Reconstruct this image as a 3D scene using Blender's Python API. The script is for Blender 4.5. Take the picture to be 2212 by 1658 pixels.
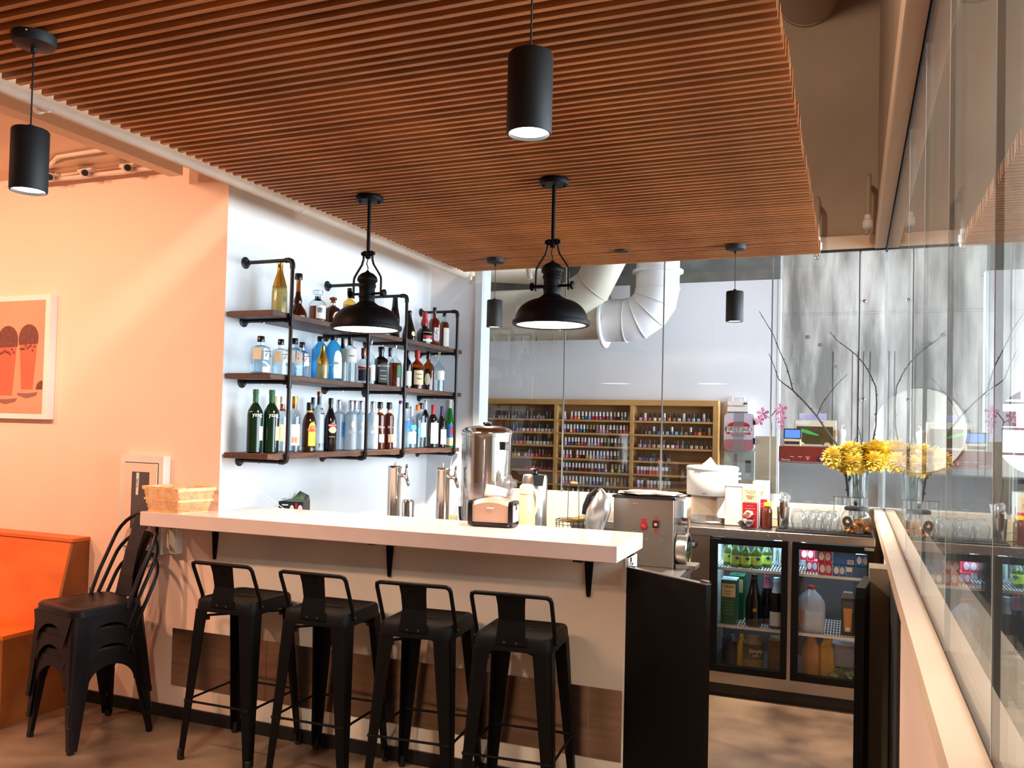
import bpy, bmesh, math, random
from mathutils import Vector, Matrix, Euler
R = math.radians
rnd = random.Random(7)
SC = bpy.context.scene
COL = SC.collection
for o in list(bpy.data.objects): bpy.data.objects.remove(o, do_unlink=True)

# ------------------------------------------------------------------ camera
F, YAW, PIT, ROL, CX, CY, H = 1832., .3818, .0255, .0234, 1106., 874.3, 1.53
_r = Vector((math.cos(YAW), math.sin(YAW), 0))
_f = Vector((-math.sin(YAW)*math.cos(PIT), math.cos(YAW)*math.cos(PIT), math.sin(PIT)))
_u = _r.cross(_f)
RT = _r*math.cos(ROL) + _u*math.sin(ROL)
UP = _u*math.cos(ROL) - _r*math.sin(ROL)
cd = bpy.data.cameras.new('camera'); cam = bpy.data.objects.new('camera', cd); COL.objects.link(cam)
cam.matrix_world = Matrix(((RT.x, UP.x, -_f.x, 0), (RT.y, UP.y, -_f.y, 0), (RT.z, UP.z, -_f.z, H), (0, 0, 0, 1)))
cd.sensor_fit = 'HORIZONTAL'; cd.sensor_width = 36; cd.lens = 36*F/2212.
cd.shift_x = 0; cd.shift_y = (CY-829.)/2212.
cd.clip_start = .05; cd.clip_end = 100
SC.camera = cam

def at(px, py, x=None, y=None, z=None):
    "the point of the room seen at a pixel of the photograph, on the plane x=, y= or z="
    d = RT*((px-CX)/F) + UP*(-(py-CY)/F) + _f
    t = x/d.x if x is not None else (y/d.y if y is not None else (z-H)/d.z)
    return Vector((0, 0, H)) + d*t

# ------------------------------------------------------------------ world, exposure, large lights
SC.view_settings.view_transform = 'Standard'; SC.view_settings.look = 'None'
SC.view_settings.exposure = 0.4; SC.view_settings.gamma = 1.0
SC.view_settings.use_curve_mapping = False
SC.cycles.max_bounces = 10; SC.cycles.transparent_max_bounces = 28
SC.cycles.diffuse_bounces = 4; SC.cycles.glossy_bounces = 4; SC.cycles.transmission_bounces = 8
SC.cycles.caustics_reflective = False; SC.cycles.caustics_refractive = False
SC.cycles.sample_clamp_indirect = 4
w = bpy.data.worlds.new('world'); SC.world = w; w.use_nodes = True
bg = w.node_tree.nodes['Background']; bg.inputs[0].default_value = (.92, .95, 1.0, 1); bg.inputs[1].default_value = .95

def area(name, loc, tgt, sx, sy, power, col, spread=180):
    l = bpy.data.lights.new(name, 'AREA'); l.shape = 'RECTANGLE'; l.size = sx; l.size_y = sy
    l.energy = power; l.color = col; l.spread = R(spread)
    o = bpy.data.objects.new(name, l); COL.objects.link(o)
    o.location = loc; o.rotation_euler = (Vector(tgt)-Vector(loc)).to_track_quat('-Z', 'Y').to_euler()
    return o
# daylight from the shop windows beyond the glass on the right
area('daylight_window_right', (4.2, 4.4, 2.0), (-3, 4.6, 1.4), 6.5, 2.4, 620, (.74, .86, 1.0))
area('daylight_window_salon', (2.6, 7.6, 2.4), (-2, 7.2, 1.4), 2.0, 2.0, 200, (.85, .92, 1.0))
_l = bpy.data.lights.new('void_fill_light', 'POINT'); _l.energy = 150; _l.color = (1, .80, .62); _l.shadow_soft_size = .15  # unseen fill light added to brighten the void above the glazing
_o = bpy.data.objects.new('void_fill_light', _l); COL.objects.link(_o); _o.location = (-.9, 1.2, 4.0)
# the cafe's warm wall-wash lamps over the seats on the left
for _x in (-3.5, -4.6, -5.8):
    _l = bpy.data.lights.new('warm_wall_spot', 'SPOT'); _l.energy = 120; _l.color = (1, .57, .36); _l.spot_size = R(125); _l.spot_blend = 1; _l.shadow_soft_size = .06
    _o = bpy.data.objects.new('warm_wall_spot', _l); COL.objects.link(_o); _o.location = (_x, 1.1, 2.84)
    _o.rotation_euler = (Vector((_x+.1, 3.44, 1.1))-_o.location).to_track_quat('-Z', 'Y').to_euler()

# ------------------------------------------------------------------ materials
def s2l(c):
    c = c/255.
    return c/12.92 if c <= .04045 else ((c+.055)/1.055)**2.4
def col(r, g, b): return (s2l(r), s2l(g), s2l(b), 1)
def new(name):
    m = bpy.data.materials.new(name); m.use_nodes = True
    nt = m.node_tree; nt.nodes.clear()
    out = nt.nodes.new('ShaderNodeOutputMaterial')
    return m, nt, out
def P(name, c, rough=.5, metal=0., noise=0., nscale=8., bump=0., bscale=60., stretch=(1, 1, 1), emit=None, es=0., coat=0., spec=.5, objrand=0., vary=None, wavy=None, aniso=0):
    m, nt, out = new(name)
    b = nt.nodes.new('ShaderNodeBsdfPrincipled'); nt.links.new(b.outputs[0], out.inputs[0])
    b.inputs['Roughness'].default_value = rough; b.inputs['Metallic'].default_value = metal
    b.inputs['Specular IOR Level'].default_value = spec
    b.inputs['Coat Weight'].default_value = coat
    b.inputs['Base Color'].default_value = c
    if aniso: b.inputs['Anisotropic'].default_value = aniso
    if emit: b.inputs['Emission Color'].default_value = emit; b.inputs['Emission Strength'].default_value = es
    tc = nt.nodes.new('ShaderNodeTexCoord'); mp = nt.nodes.new('ShaderNodeMapping')
    nt.links.new(tc.outputs['Object'], mp.inputs[0]); mp.inputs['Scale'].default_value = stretch
    if noise or vary:
        n = nt.nodes.new('ShaderNodeTexNoise'); n.inputs['Scale'].default_value = nscale; n.inputs['Detail'].default_value = 5
        nt.links.new(mp.outputs[0], n.inputs[0])
        mx = nt.nodes.new('ShaderNodeMix'); mx.data_type = 'RGBA'
        k = vary or tuple(v*(1-noise) for v in c[:3])+(1,)
        mx.inputs[6].default_value = k; mx.inputs[7].default_value = c if vary else tuple(min(1, v*(1+noise*.5)) for v in c[:3])+(1,)
        rp = nt.nodes.new('ShaderNodeMapRange'); rp.inputs[1].default_value = .35; rp.inputs[2].default_value = .65
        nt.links.new(n.outputs[0], rp.inputs[0]); nt.links.new(rp.outputs[0], mx.inputs[0])
        src = mx.outputs[2]
        if objrand:
            oi = nt.nodes.new('ShaderNodeObjectInfo'); hs = nt.nodes.new('ShaderNodeHueSaturation')
            mr = nt.nodes.new('ShaderNodeMapRange'); mr.inputs[3].default_value = 1-objrand; mr.inputs[4].default_value = 1+objrand
            nt.links.new(oi.outputs['Random'], mr.inputs[0]); nt.links.new(mr.outputs[0], hs.inputs['Value'])
            nt.links.new(src, hs.inputs['Color']); src = hs.outputs[0]
        nt.links.new(src, b.inputs['Base Color'])
    if bump:
        n2 = nt.nodes.new('ShaderNodeTexNoise'); n2.inputs['Scale'].default_value = bscale; n2.inputs['Detail'].default_value = 4
        bp = nt.nodes.new('ShaderNodeBump'); bp.inputs['Strength'].default_value = bump; bp.inputs['Distance'].default_value = .01
        nt.links.new(mp.outputs[0], n2.inputs[0]); nt.links.new(n2.outputs[0], bp.inputs['Height']); nt.links.new(bp.outputs[0], b.inputs['Normal'])
    return m
def E(name, c, s):
    m, nt, out = new(name); e = nt.nodes.new('ShaderNodeEmission'); e.inputs[0].default_value = c; e.inputs[1].default_value = s
    nt.links.new(e.outputs[0], out.inputs[0]); return m
def G(name, tint, rough=.02, ior=1.5, opac=0., body=(1, 1, 1, 1), refl=1.0, edge=0.):
    "thin clear or tinted glass: tinted see-through plus fresnel gloss, with an optional cloudy share"
    m, nt, out = new(name)
    tr = nt.nodes.new('ShaderNodeBsdfTransparent'); tr.inputs[0].default_value = tint
    gl = nt.nodes.new('ShaderNodeBsdfGlossy'); gl.inputs['Roughness'].default_value = rough; gl.inputs[0].default_value = (refl, refl, refl, 1)
    fr = nt.nodes.new('ShaderNodeFresnel'); fr.inputs[0].default_value = ior
    geo = nt.nodes.new('ShaderNodeNewGeometry')
    mb = nt.nodes.new('ShaderNodeMix'); mb.data_type = 'FLOAT'; mb.inputs[2].default_value = ior; mb.inputs[3].default_value = 1/ior*1.0
    # same fresnel from either side of the thin shell
    nt.links.new(geo.outputs['Backfacing'], mb.inputs[0])
    mb.inputs[3].default_value = 1/ior
    nt.links.new(mb.outputs[0], fr.inputs[0])
    if edge:      # thicker glass seen along the wall of the vessel: the tint deepens at the rim
        lw = nt.nodes.new('ShaderNodeLayerWeight'); lw.inputs[0].default_value = .5
        pw = nt.nodes.new('ShaderNodeMath'); pw.operation = 'POWER'; pw.inputs[1].default_value = 3.5; nt.links.new(lw.outputs['Facing'], pw.inputs[0])
        ec = nt.nodes.new('ShaderNodeMix'); ec.data_type = 'RGBA'; ec.inputs[6].default_value = tint; ec.inputs[7].default_value = tuple(v*(1-edge) for v in tint[:3])+(1,)
        nt.links.new(pw.outputs[0], ec.inputs[0]); nt.links.new(ec.outputs[2], tr.inputs[0])
    mx = nt.nodes.new('ShaderNodeMixShader')
    src = tr.outputs[0]
    if opac > 0:
        df = nt.nodes.new('ShaderNodeBsdfDiffuse'); df.inputs[0].default_value = body
        m2 = nt.nodes.new('ShaderNodeMixShader'); m2.inputs[0].default_value = opac
        nt.links.new(tr.outputs[0], m2.inputs[1]); nt.links.new(df.outputs[0], m2.inputs[2]); src = m2.outputs[0]
    nt.links.new(fr.outputs[0], mx.inputs[0]); nt.links.new(src, mx.inputs[1]); nt.links.new(gl.outputs[0], mx.inputs[2])
    nt.links.new(mx.outputs[0], out.inputs[0]); return m
M = {}
M['wall_peach'] = P('painted_wall_warm', col(248, 214, 194), .75, noise=.03, nscale=2, bump=.03, bscale=120)
M['wall_dim'] = P('unseen_wall_dim_paint', col(132, 108, 90), .7, noise=.06)
M['wall_white'] = P('painted_wall_white', col(232, 233, 236), .7, noise=.03, nscale=2, bump=.03, bscale=120)
M['wall_bar'] = P('painted_bar_front', col(224, 212, 196), .65, noise=.06, nscale=3, bump=.03, bscale=90)
M['ceil_white'] = P('painted_ceiling', col(240, 216, 190), .8, noise=.05, nscale=2)
M['upper'] = P('dim_toned_bulkhead', col(176, 154, 134), .8, noise=.12, nscale=1.5, bump=.05, bscale=30)  # pale paint toned brown: its dim lighting is put into the colour
M['header'] = P('painted_header', col(226, 196, 168), .7, noise=.05, nscale=3)
M['counter'] = P('white_quartz_slab', col(236, 216, 208), .22, noise=.03, nscale=14, coat=.3)
M['wood_slat'] = P('oiled_redwood_slat', col(196, 126, 66), .5, vary=col(158, 90, 42), nscale=9, stretch=(.35, 6, 6), bump=.12, bscale=30, objrand=.16)
M['wood_back'] = P('dark_ceiling_board', col(70, 34, 18), .8, noise=.2)
M['walnut'] = P('dark_walnut_plank', col(92, 58, 40), .5, vary=col(56, 33, 24), nscale=12, stretch=(8, .7, 8), bump=.15, bscale=40)
M['ply'] = P('orange_stained_plywood', col(232, 120, 44), .42, vary=col(214, 98, 28), nscale=2.6, stretch=(1, 1, 2.4), bump=.03)
M['ply_edge'] = P('plywood_end_grain', col(158, 92, 38), .55, vary=col(136, 74, 28), nscale=5, bump=.05)
M['black'] = P('black_powder_coat', col(9, 8, 9), .5, spec=.14, noise=.2, nscale=30, bump=.05, bscale=200)
M['blackmatt'] = P('matt_black_paint', col(13, 12, 13), .6, noise=.2, nscale=20)
M['gate_black'] = P('black_laminate_panel', col(13, 12, 11), .5, spec=.16, noise=.1, nscale=3)
M['pipe_black'] = P('black_iron_pipe', col(24, 24, 27), .38, metal=.35, noise=.2, nscale=20)
M['chairm'] = P('worn_gunmetal_steel', col(34, 28, 32), .33, metal=.5, vary=col(22, 19, 22), nscale=6, bump=.04, bscale=60)
M['steel'] = P('brushed_steel', col(178, 172, 166), .3, metal=1., noise=.08, nscale=5, stretch=(1, 1, 30), bump=.03, bscale=40)
M['steel_dark'] = P('brushed_steel_side', col(150, 138, 128), .36, metal=1., noise=.1, nscale=5, bump=.02)
M['kick'] = P('brushed_steel_kick_plate', col(170, 146, 128), .27, metal=.95, noise=.14, nscale=4, stretch=(1, 1, 14), bump=.04, bscale=30)
M['chrome'] = P('polished_chrome', col(218, 218, 220), .09, metal=1., noise=.03, nscale=4)
M['urn'] = P('polished_urn_steel', col(214, 208, 202), .12, metal=1., noise=.03, nscale=3)
M['white'] = P('white_plastic', col(240, 238, 234), .4, noise=.02)
M['white_metal'] = P('white_painted_steel', col(232, 226, 218), .45, noise=.04, nscale=6)
M['pipe_white'] = P('painted_conduit', col(232, 216, 198), .7, noise=.08, nscale=6, bump=.08, bscale=50)
M['duct'] = P('painted_spiral_duct', col(206, 200, 184), .6, noise=.07, nscale=4, bump=.03)
M['duct_white'] = P('white_painted_duct', col(226, 226, 230), .55, noise=.05, nscale=4)
M['floor'] = P('polished_concrete_floor', col(146, 120, 98), .34, vary=col(78, 60, 48), nscale=2.4, bump=.06, bscale=14)
M['concrete'] = P('board_formed_concrete', col(184, 180, 174), .85, vary=col(108, 106, 102), nscale=2.6, stretch=(2.2, 1, .45), bump=.3, bscale=12)
M['beamc'] = P('concrete_beam', col(128, 130, 126), .85, vary=col(92, 96, 92), nscale=3, bump=.2)
M['baseb'] = P('black_rubber_base', col(16, 14, 14), .5, noise=.1)
M['rack'] = P('maple_display_rack', col(206, 160, 96), .5, vary=col(190, 142, 80), nscale=6, stretch=(.6, 3, 3))
M['rack_back'] = P('maple_rack_back', col(150, 108, 62), .6, noise=.1)
M['glass_side'] = G('side_glazing', (.95, .98, .965, 1), .0, 1.5)
M['glass_far'] = G('far_glazing', (.965, .975, .975, 1), .0, 1.42)
M['glass'] = G('clear_glass', (.93, .95, .96, 1), .02, 1.45)
M['glass_edge'] = P('polished_glass_edge', col(190, 206, 212), .2, spec=.8, noise=.03)
M['joint'] = P('glazing_joint', col(120, 122, 122), .4, noise=.05)
M['bead'] = P('bright_glazing_bead', col(214, 222, 226), .3, noise=.03)
M['gasket'] = P('black_gasket', col(34, 32, 32), .5, noise=.1)
M['emit_warm'] = E('lamp_disc', (1, .93, .84, 1), 9)
M['emit_dome'] = E('lamp_glow_glass', (1, .92, .80, 1), 6)
M['emit_led'] = E('cooler_led', (.45, .75, 1, 1), 10)
M['emit_red'] = E('red_pilot_lamp', (1, .1, .06, 1), 3)
M['daylit'] = E('bright_street', (1, .98, .94, 1), 2.6)
M['paper'] = P('paper_label', col(236, 232, 224), .7, noise=.04, nscale=40)
M['cream'] = P('cream_paper', col(236, 214, 170), .7, noise=.04, nscale=40)
M['red'] = P('red_print', col(176, 26, 32), .5, noise=.05)
M['green'] = P('green_print', col(24, 92, 56), .5, noise=.08)
M['yellow'] = P('yellow_print', col(236, 190, 50), .5, noise=.06)
M['orange'] = P('orange_print', col(226, 110, 34), .5, noise=.06)
M['blue'] = P('blue_print', col(40, 120, 190), .5, noise=.06)
M['lilac'] = P('purple_cap', col(70, 40, 96), .4, noise=.05)
M['gold'] = P('gold_foil', col(206, 160, 66), .28, metal=.85, noise=.1, nscale=20)
M['copper'] = P('copper_cap', col(150, 86, 60), .3, metal=.7, noise=.1)
M['silver'] = P('silver_cap', col(196, 200, 208), .25, metal=.9, noise=.06)
M['blackgloss'] = P('black_gloss_cap', col(18, 17, 18), .25, noise=.1)
M['cork'] = P('wine_cork', col(222, 170, 96), .8, vary=col(150, 92, 50), nscale=60)
M['ink'] = P('dark_print', col(30, 28, 30), .6, noise=.05)
# ------------------------------------------------------------------ mesh helpers
class MB:
    def __init__(s): s.v = []; s.f = []; s.m = []; s.sm = []; s.T = Matrix.Identity(4)
    def add(s, vs, fs, mi=0, smooth=False, T=None):
        n = len(s.v); A = s.T @ T if T is not None else s.T
        s.v += [tuple(A @ Vector(p)) for p in vs]
        s.f += [tuple(i+n for i in f) for f in fs]; s.m += [mi]*len(fs); s.sm += [smooth]*len(fs); return s
    def box(s, x0, x1, y0, y1, z0, z1, mi=0, T=None):
        v = [(x, y, z) for z in (z0, z1) for y in (y0, y1) for x in (x0, x1)]
        return s.add(v, [(0, 2, 3, 1), (4, 5, 7, 6), (0, 1, 5, 4), (2, 6, 7, 3), (0, 4, 6, 2), (1, 3, 7, 5)], mi, False, T)
    def bbox(s, x0, x1, y0, y1, z0, z1, b, mi=0, T=None):
        "box with chamfered vertical edges and top/bottom rims"
        def ring(i, z): 
            return [(x0+i+b, y0+i, z), (x1-i-b, y0+i, z), (x1-i, y0+i+b, z), (x1-i, y1-i-b, z), (x1-i-b, y1-i, z), (x0+i+b, y1-i, z), (x0+i, y1-i-b, z), (x0+i, y0+i+b, z)]
        return s.loft([ring(b*.6, z0), ring(0, z0+b*.6), ring(0, z1-b*.6), ring(b*.6, z1)], mi, False, T)
    def loft(s, rings, mi=0, smooth=False, T=None, cap=True, closed=False):
        n = len(rings[0]); v = [p for r in rings for p in r]; f = []
        k = len(rings)
        for a in range(k-1 if not closed else k):
            b = (a+1) % k
            for i in range(n):
                j = (i+1) % n; f.append((a*n+i, a*n+j, b*n+j, b*n+i))
        if cap and not closed: f += [tuple(reversed(range(n))), tuple(range((k-1)*n, k*n))]
        return s.add(v, f, mi, smooth, T)
    def lathe(s, prof, n=20, mi=0, smooth=True, T=None, shape='o', cap=True):
        def rad(t):
            if shape == 'o': return 1.
            if shape == 's':
                c, d = abs(math.cos(t)), abs(math.sin(t)); return 1./((c**5+d**5)**.2)*.92
            if shape == 'h':
                k = math.pi/3; a = (t % k)-k/2; return math.cos(k/2)/math.cos(a)*1.05
            if shape == 'p':   # flat flask
                c, d = math.cos(t), math.sin(t)/.62; return 1./math.sqrt(c*c+d*d)
        rings = [[(r*rad(2*math.pi*i/n)*math.cos(2*math.pi*i/n), r*rad(2*math.pi*i/n)*math.sin(2*math.pi*i/n), z) for i in range(n)] for r, z in prof]
        return s.loft(rings, mi, smooth, T, cap)
    def tube(s, pts, r, n=10, mi=0, smooth=True, T=None, closed=False, cap=True):
        pts = [Vector(p) for p in pts]; k = len(pts); rings = []
        rr = r if isinstance(r, (list, tuple)) else [r]*k
        t0 = (pts[1]-pts[0]).normalized(); up = Vector((0, 0, 1)) if abs(t0.z) < .9 else Vector((1, 0, 0))
        nrm = (up - t0*up.dot(t0)).normalized()
        for i in range(k):
            a = (pts[i]-pts[i-1]).normalized() if (i > 0 or closed) else None
            b = (pts[(i+1) % k]-pts[i]).normalized() if (i < k-1 or closed) else None
            t = ((a if a else b)+(b if b else a)); t = t.normalized() if t.length > 1e-6 else (a or b)
            nrm = (nrm - t*nrm.dot(t))
            nrm = nrm.normalized() if nrm.length > 1e-6 else t.orthogonal().normalized()
            bi = t.cross(nrm)
            mit = 1.
            if a and b:
                c = max(.35, math.cos(a.angle(b, 0)/2)); mit = 1/c
            ax = (b-a) if (a and b) else None
            ring = []
            for j in range(n):
                th = 2*math.pi*j/n; d = nrm*math.cos(th)+bi*math.sin(th)
                if ax is not None and ax.length > 1e-5:
                    e = ax.normalized(); c2 = d.dot(e); d = d + e*c2*(mit-1)
                ring.append(tuple(pts[i]+d*rr[i]))
            rings.append(ring)
        return s.loft(rings, mi, smooth, T, cap, closed)
    def prism(s, poly, t0, t1, axis='y', mi=0, T=None):
        "extrude a 2-D outline; axis is the extrusion direction"
        def p3(a, b, t): return {'y': (a, t, b), 'x': (t, a, b), 'z': (a, b, t)}[axis]
        n = len(poly); v = [p3(a, b, t0) for a, b in poly]+[p3(a, b, t1) for a, b in poly]
        f = [tuple(range(n)), tuple(reversed(range(n, 2*n)))]+[(i, (i+1) % n, n+(i+1) % n, n+i) for i in range(n)]
        return s.add(v, f, mi, False, T)
    def mesh(s, name, mats):
        me = bpy.data.meshes.new(name); me.from_pydata(s.v, [], s.f)
        for m in (mats if isinstance(mats, (list, tuple)) else [mats]): me.materials.append(m)
        me.polygons.foreach_set('material_index', s.m); me.polygons.foreach_set('use_smooth', s.sm)
        me.update()
        if any(s.sm): me.set_sharp_from_angle(angle=R(38))
        bm = bmesh.new(); bm.from_mesh(me); bmesh.ops.recalc_face_normals(bm, faces=bm.faces); bm.to_mesh(me); bm.free()
        return me
    def build(s, name, mats, parent=None, loc=None, rot=None):
        return mobj(name, s.mesh(name, mats), parent, loc, rot)
def mobj(name, me, parent=None, loc=None, rot=None):
    o = bpy.data.objects.new(name, me); COL.objects.link(o)
    if parent is not None: o.parent = parent
    if loc is not None: o.location = loc
    if rot is not None: o.rotation_euler = rot
    return o
def tag(o, label, cat, group=None):
    o['label'] = label; o['category'] = cat
    if group: o['group'] = group
    return o
def thing(name, label, cat, loc=(0, 0, 0), rz=0, group=None):
    o = bpy.data.objects.new(name, None); COL.objects.link(o); o.empty_display_size = .05
    o.location = loc; o.rotation_euler = (0, 0, rz); return tag(o, label, cat, group)
def struct(name, mb, mats):
    o = mb.build(name, mats); o['kind'] = 'structure'; return o
def sroot(name):
    o = bpy.data.objects.new(name, None); COL.objects.link(o); o['kind'] = 'structure'; return o
def dup(root, loc, rz, label=None, group=None):
    r = root.copy(); COL.objects.link(r); r.location = loc; r.rotation_euler = (0, 0, rz)
    if label: r['label'] = label
    if group: r['group'] = group
    for ch in list(root.children):
        c = ch.copy(); COL.objects.link(c); c.parent = r
        for g in ch.children:
            d = g.copy(); COL.objects.link(d); d.parent = c
    return r
def TR(x=0, y=0, z=0): return Matrix.Translation((x, y, z))
def RX(a): return Matrix.Rotation(a, 4, 'X')
def RY(a): return Matrix.Rotation(a, 4, 'Y')
def RZ(a): return Matrix.Rotation(a, 4, 'Z')
TM = {}
def text_mesh(body, size, mat, ext=.0004, shear=0):
    k = (body, size, mat.name, shear)
    if k in TM: return TM[k]
    c = bpy.data.curves.new('lettering', 'FONT'); c.body = body; c.size = size; c.extrude = ext; c.align_x = 'CENTER'; c.align_y = 'CENTER'; c.shear = shear
    c.resolution_u = 2
    o = bpy.data.objects.new('tmp', c); COL.objects.link(o)
    me = bpy.data.meshes.new_from_object(o.evaluated_get(bpy.context.evaluated_depsgraph_get()))
    bpy.data.objects.remove(o); me.materials.clear(); me.materials.append(mat); TM[k] = me; return me
def text(body, size, mat, parent, loc, rz=0, rx=math.pi/2, shear=0, name='lettering'):
    return mobj(name, text_mesh(body, size, mat, shear=shear), parent, loc, (rx, 0, rz))
def arc(cx, cy, r, a0, a1, n): return [(cx+r*math.cos(R(a0+(a1-a0)*i/n)), cy+r*math.sin(R(a0+(a1-a0)*i/n))) for i in range(n+1)]
def rrect(x0, x1, y0, y1, r, n=4):
    return arc(x1-r, y1-r, r, 0, 90, n)+arc(x0+r, y1-r, r, 90, 180, n)+arc(x0+r, y0+r, r, 180, 270, n)+arc(x1-r, y0+r, r, 270, 360, n)
# ------------------------------------------------------------------ the room
YP, XW, YF, XG = 3.44, -2.965, 5.67, .19      # bar front plane, shelf wall, far glazing, side glazing
ZS, ZG = 1.08, 2.675                          # sill and head of the glazing
struct('floor', MB().box(-7, 6, -3, 10, -.06, 0), M['floor'])
struct('wall_left', MB().box(-7, XW-.1, YP, YP+.18, 0, 2.89).box(XW-.1, XW, YP, YP+.002, 0, 2.89), M['wall_peach'])
struct('wall_side', MB().box(XW-.1, XW, YP+.002, YF+.02, 0, 2.9), M['wall_white'])
struct('wall_back', MB().box(XW, -2.585, YF+.02, YF+.16, 0, 2.9), M['wall_white'])
struct('trim_1', MB().box(-2.585, -2.535, YF+.0, YF+.16, 0, 2.9), M['bead'])
struct('wall_bar', MB().box(XW, -.85, YP, YP+.14, 0, 1.0), M['wall_bar'])
struct('trim_2', MB().box(-.862, -.846, YP-.003, YP+.143, 0, 1.0), M['white_metal'])
struct('baseboard_bar', MB().box(-3.84, -.862, YP-.012, YP, 0, .062), M['baseb'])
# steel kick plates screwed to the bar front: three sheets
kt = sroot('trim_3')
for x0, x1 in ((-3.232, -2.641), (-2.639, -1.008), (-1.006, -.864)):
    MB().box(x0, x1, YP-.004, YP, .166, .455).build('panel', M['kick'], kt)
# left ceiling, wall head
struct('ceiling_left', MB().box(-7, -2.62, -3, YP+.1, 2.89, 2.95), M['ceil_white'])
# slatted wooden ceiling: every slat is a piece
ce = sroot('ceiling')
sl = MB().box(0, 2.335, -.0085, .0085, 0, .058)
slm = sl.mesh('slat', M['wood_slat'])
y = 5.32; k = 0
while y > -.55:
    mobj('slat', slm, ce, (-2.522+rnd.uniform(-.004, .004), y, 2.6+rnd.uniform(-.0012, .0012))); y -= .0472; k += 1
MB().box(-2.50, -.2, -.6, 5.33, 2.662, 2.69).build('backing_board', M['wood_back'], ce)
for i in range(7): MB().box(-2.4+i*.36, -2.36+i*.36, -.6, 5.30, 2.658, 2.662).build('batten', M['blackmatt'], ce)
# bulkhead over the glazing and header beside it
struct('wall_upper', MB().box(-2.6, 6, YF, YF+.16, 2.71, 4.8), M['upper'])
struct('trim_4', MB().box(-2.5, XG-.07, YF-.03, YF+.02, 2.685, 2.765), M['header'])
struct('trim_5', MB().box(.118, XG-.012, -1.0, YF, 2.68, 2.80).box(XG+.012, .26, -1.0, YF, 2.68, 2.8), M['header'])
struct('wall_header', MB().box(.13, .25, -1.0, YF, 2.80, 4.8), M['upper'])
struct('ceiling_upper', MB().box(-7, 6, -3, 10, 4.8, 4.86), M['upper'])
struct('trim_6', MB().box(XG-.008, XG+.008, -1.0, YF, 2.655, 2.70).box(-2.5, XG, YF-.008, YF+.008, 2.672, 2.69), M['gasket'])
# far glazing on a low wall
struct('wall_low', MB().box(-2.535, XG-.02, YF-.02, YF+.13, 0, 1.08), M['wall_bar'])
wf = sroot('window_1')
js = [-2.535, -1.895, -1.194, -.488, .037, XG-.012]
for a, b in zip(js[:-1], js[1:]):
    MB().box(a+.004, b-.004, YF+.02, YF+.03, 1.08, ZG).build('pane', M['glass_far'], wf)
for a in js[1:4]: MB().box(a-.004, a+.004, YF+.018, YF+.032, 1.08, ZG).build('joint', M['joint'], wf)
MB().box(.030, .036, YF+.018, YF+.034, 1.08, ZG).box(.036, .044, YF+.017, YF+.035, 1.08, ZG, 1).build('joint', [M['gasket'], M['bead']], wf)
for zz in (2.36, 1.75): MB().lathe([(.008, 0), (.012, .004), (.012, .01), (.007, .014)], 12, T=TR(.062, YF+.02, zz) @ RX(R(90))).build('clip', M['chrome'], wf)
# side glazing on the pony wall
ws = sroot('window_2')
ys = [-1.0, -.2, .72, 1.36, 2.0, 2.66, 3.4, 4.15, 4.9, YF-.01]
for a, b in zip(ys[:-1], ys[1:]):
    MB().box(XG-.005, XG+.005, a+.002, b-.002, ZS+.002, ZG).build('pane', M['glass_side'], ws)
for a in ys[2:7]: MB().box(XG-.0055, XG+.0055, a-.002, a+.002, ZS, ZG).build('joint', M['bead'], ws)
MB().box(XG-.012, XG+.012, YF-.012, YF+.03, ZS, ZG).build('corner_post', M['bead'], ws)
struct('wall_right', MB().box(.17, .29, -1.0, YF+.1, 0, ZS-.05), M['wall_peach'])
struct('trim_7', MB().box(.128, XG-.006, -1.0, YF+.0, ZS-.05, ZS).box(XG+.006, .33, -1.0, YF, ZS-.05, ZS), M['header'])
struct('trim_8', MB().box(XG-.006, XG+.006, -1.0, YF, ZS-.05, ZS+.003), M['gasket'])
struct('wall_stub', MB().box(.078, .17, 4.035, 4.2, 0, .95), P('shade_toned_stub', col(132, 124, 104), .7, noise=.05))  # shadow on the stub's front is put into this wall colour
struct('trim_9', MB().box(.158, .17, 3.35, 4.03, 0, .90), M['gasket'])
# salon beyond the far glazing
struct('wall_rear', MB().box(-6, -.56, 7.24, 7.36, 0, 2.79), M['wall_white'])
struct('trim_10', MB().box(-.575, -.555, 7.235, 7.365, 0, 2.79), M['bead'])
# concrete wall with two round openings, board marks and a beam
cw = MB(); YC = 9.0
holes = [(.615, 1.585, .415), (1.63, 1.60, .415)]
def wall_with_holes(mb, x0, x1, z0, z1, holes, y0, y1):
    xs = [x0]
    for cx, cz, r in holes: xs += [cx-r-.06, cx+r+.06]
    xs.append(x1)
    for i in range(0, len(xs)-1, 2): mb.box(xs[i], xs[i+1], y0, y1, z0, z1)
    for cx, cz, r in holes:
        a0, a1 = cx-r-.06, cx+r+.06; n = 48
        mb.box(a0, a1, y0, y1, z0, cz-r-.06); mb.box(a0, a1, y0, y1, cz+r+.06, z1)
        s = r+.06; ou = []; inn = []
        for i in range(n):
            t = 2*math.pi*i/n; c, d = math.cos(t), math.sin(t); q = s/max(abs(c), abs(d))
            ou.append((cx+c*q, cz+d*q)); inn.append((cx+c*r, cz+d*r))
        v = [(a, y0, b) for a, b in ou]+[(a, y0, b) for a, b in inn]+[(a, y1, b) for a, b in inn]+[(a, y1, b) for a, b in ou]
        f = []
        for i in range(n):
            j = (i+1) % n; f += [(i, j, n+j, n+i), (n+i, n+j, 2*n+j, 2*n+i), (2*n+i, 2*n+j, 3*n+j, 3*n+i)]
        mb.add(v, f)
wall_with_holes(cw, -.9, 6, 0, 4.8, holes, YC, YC+.22)
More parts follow.
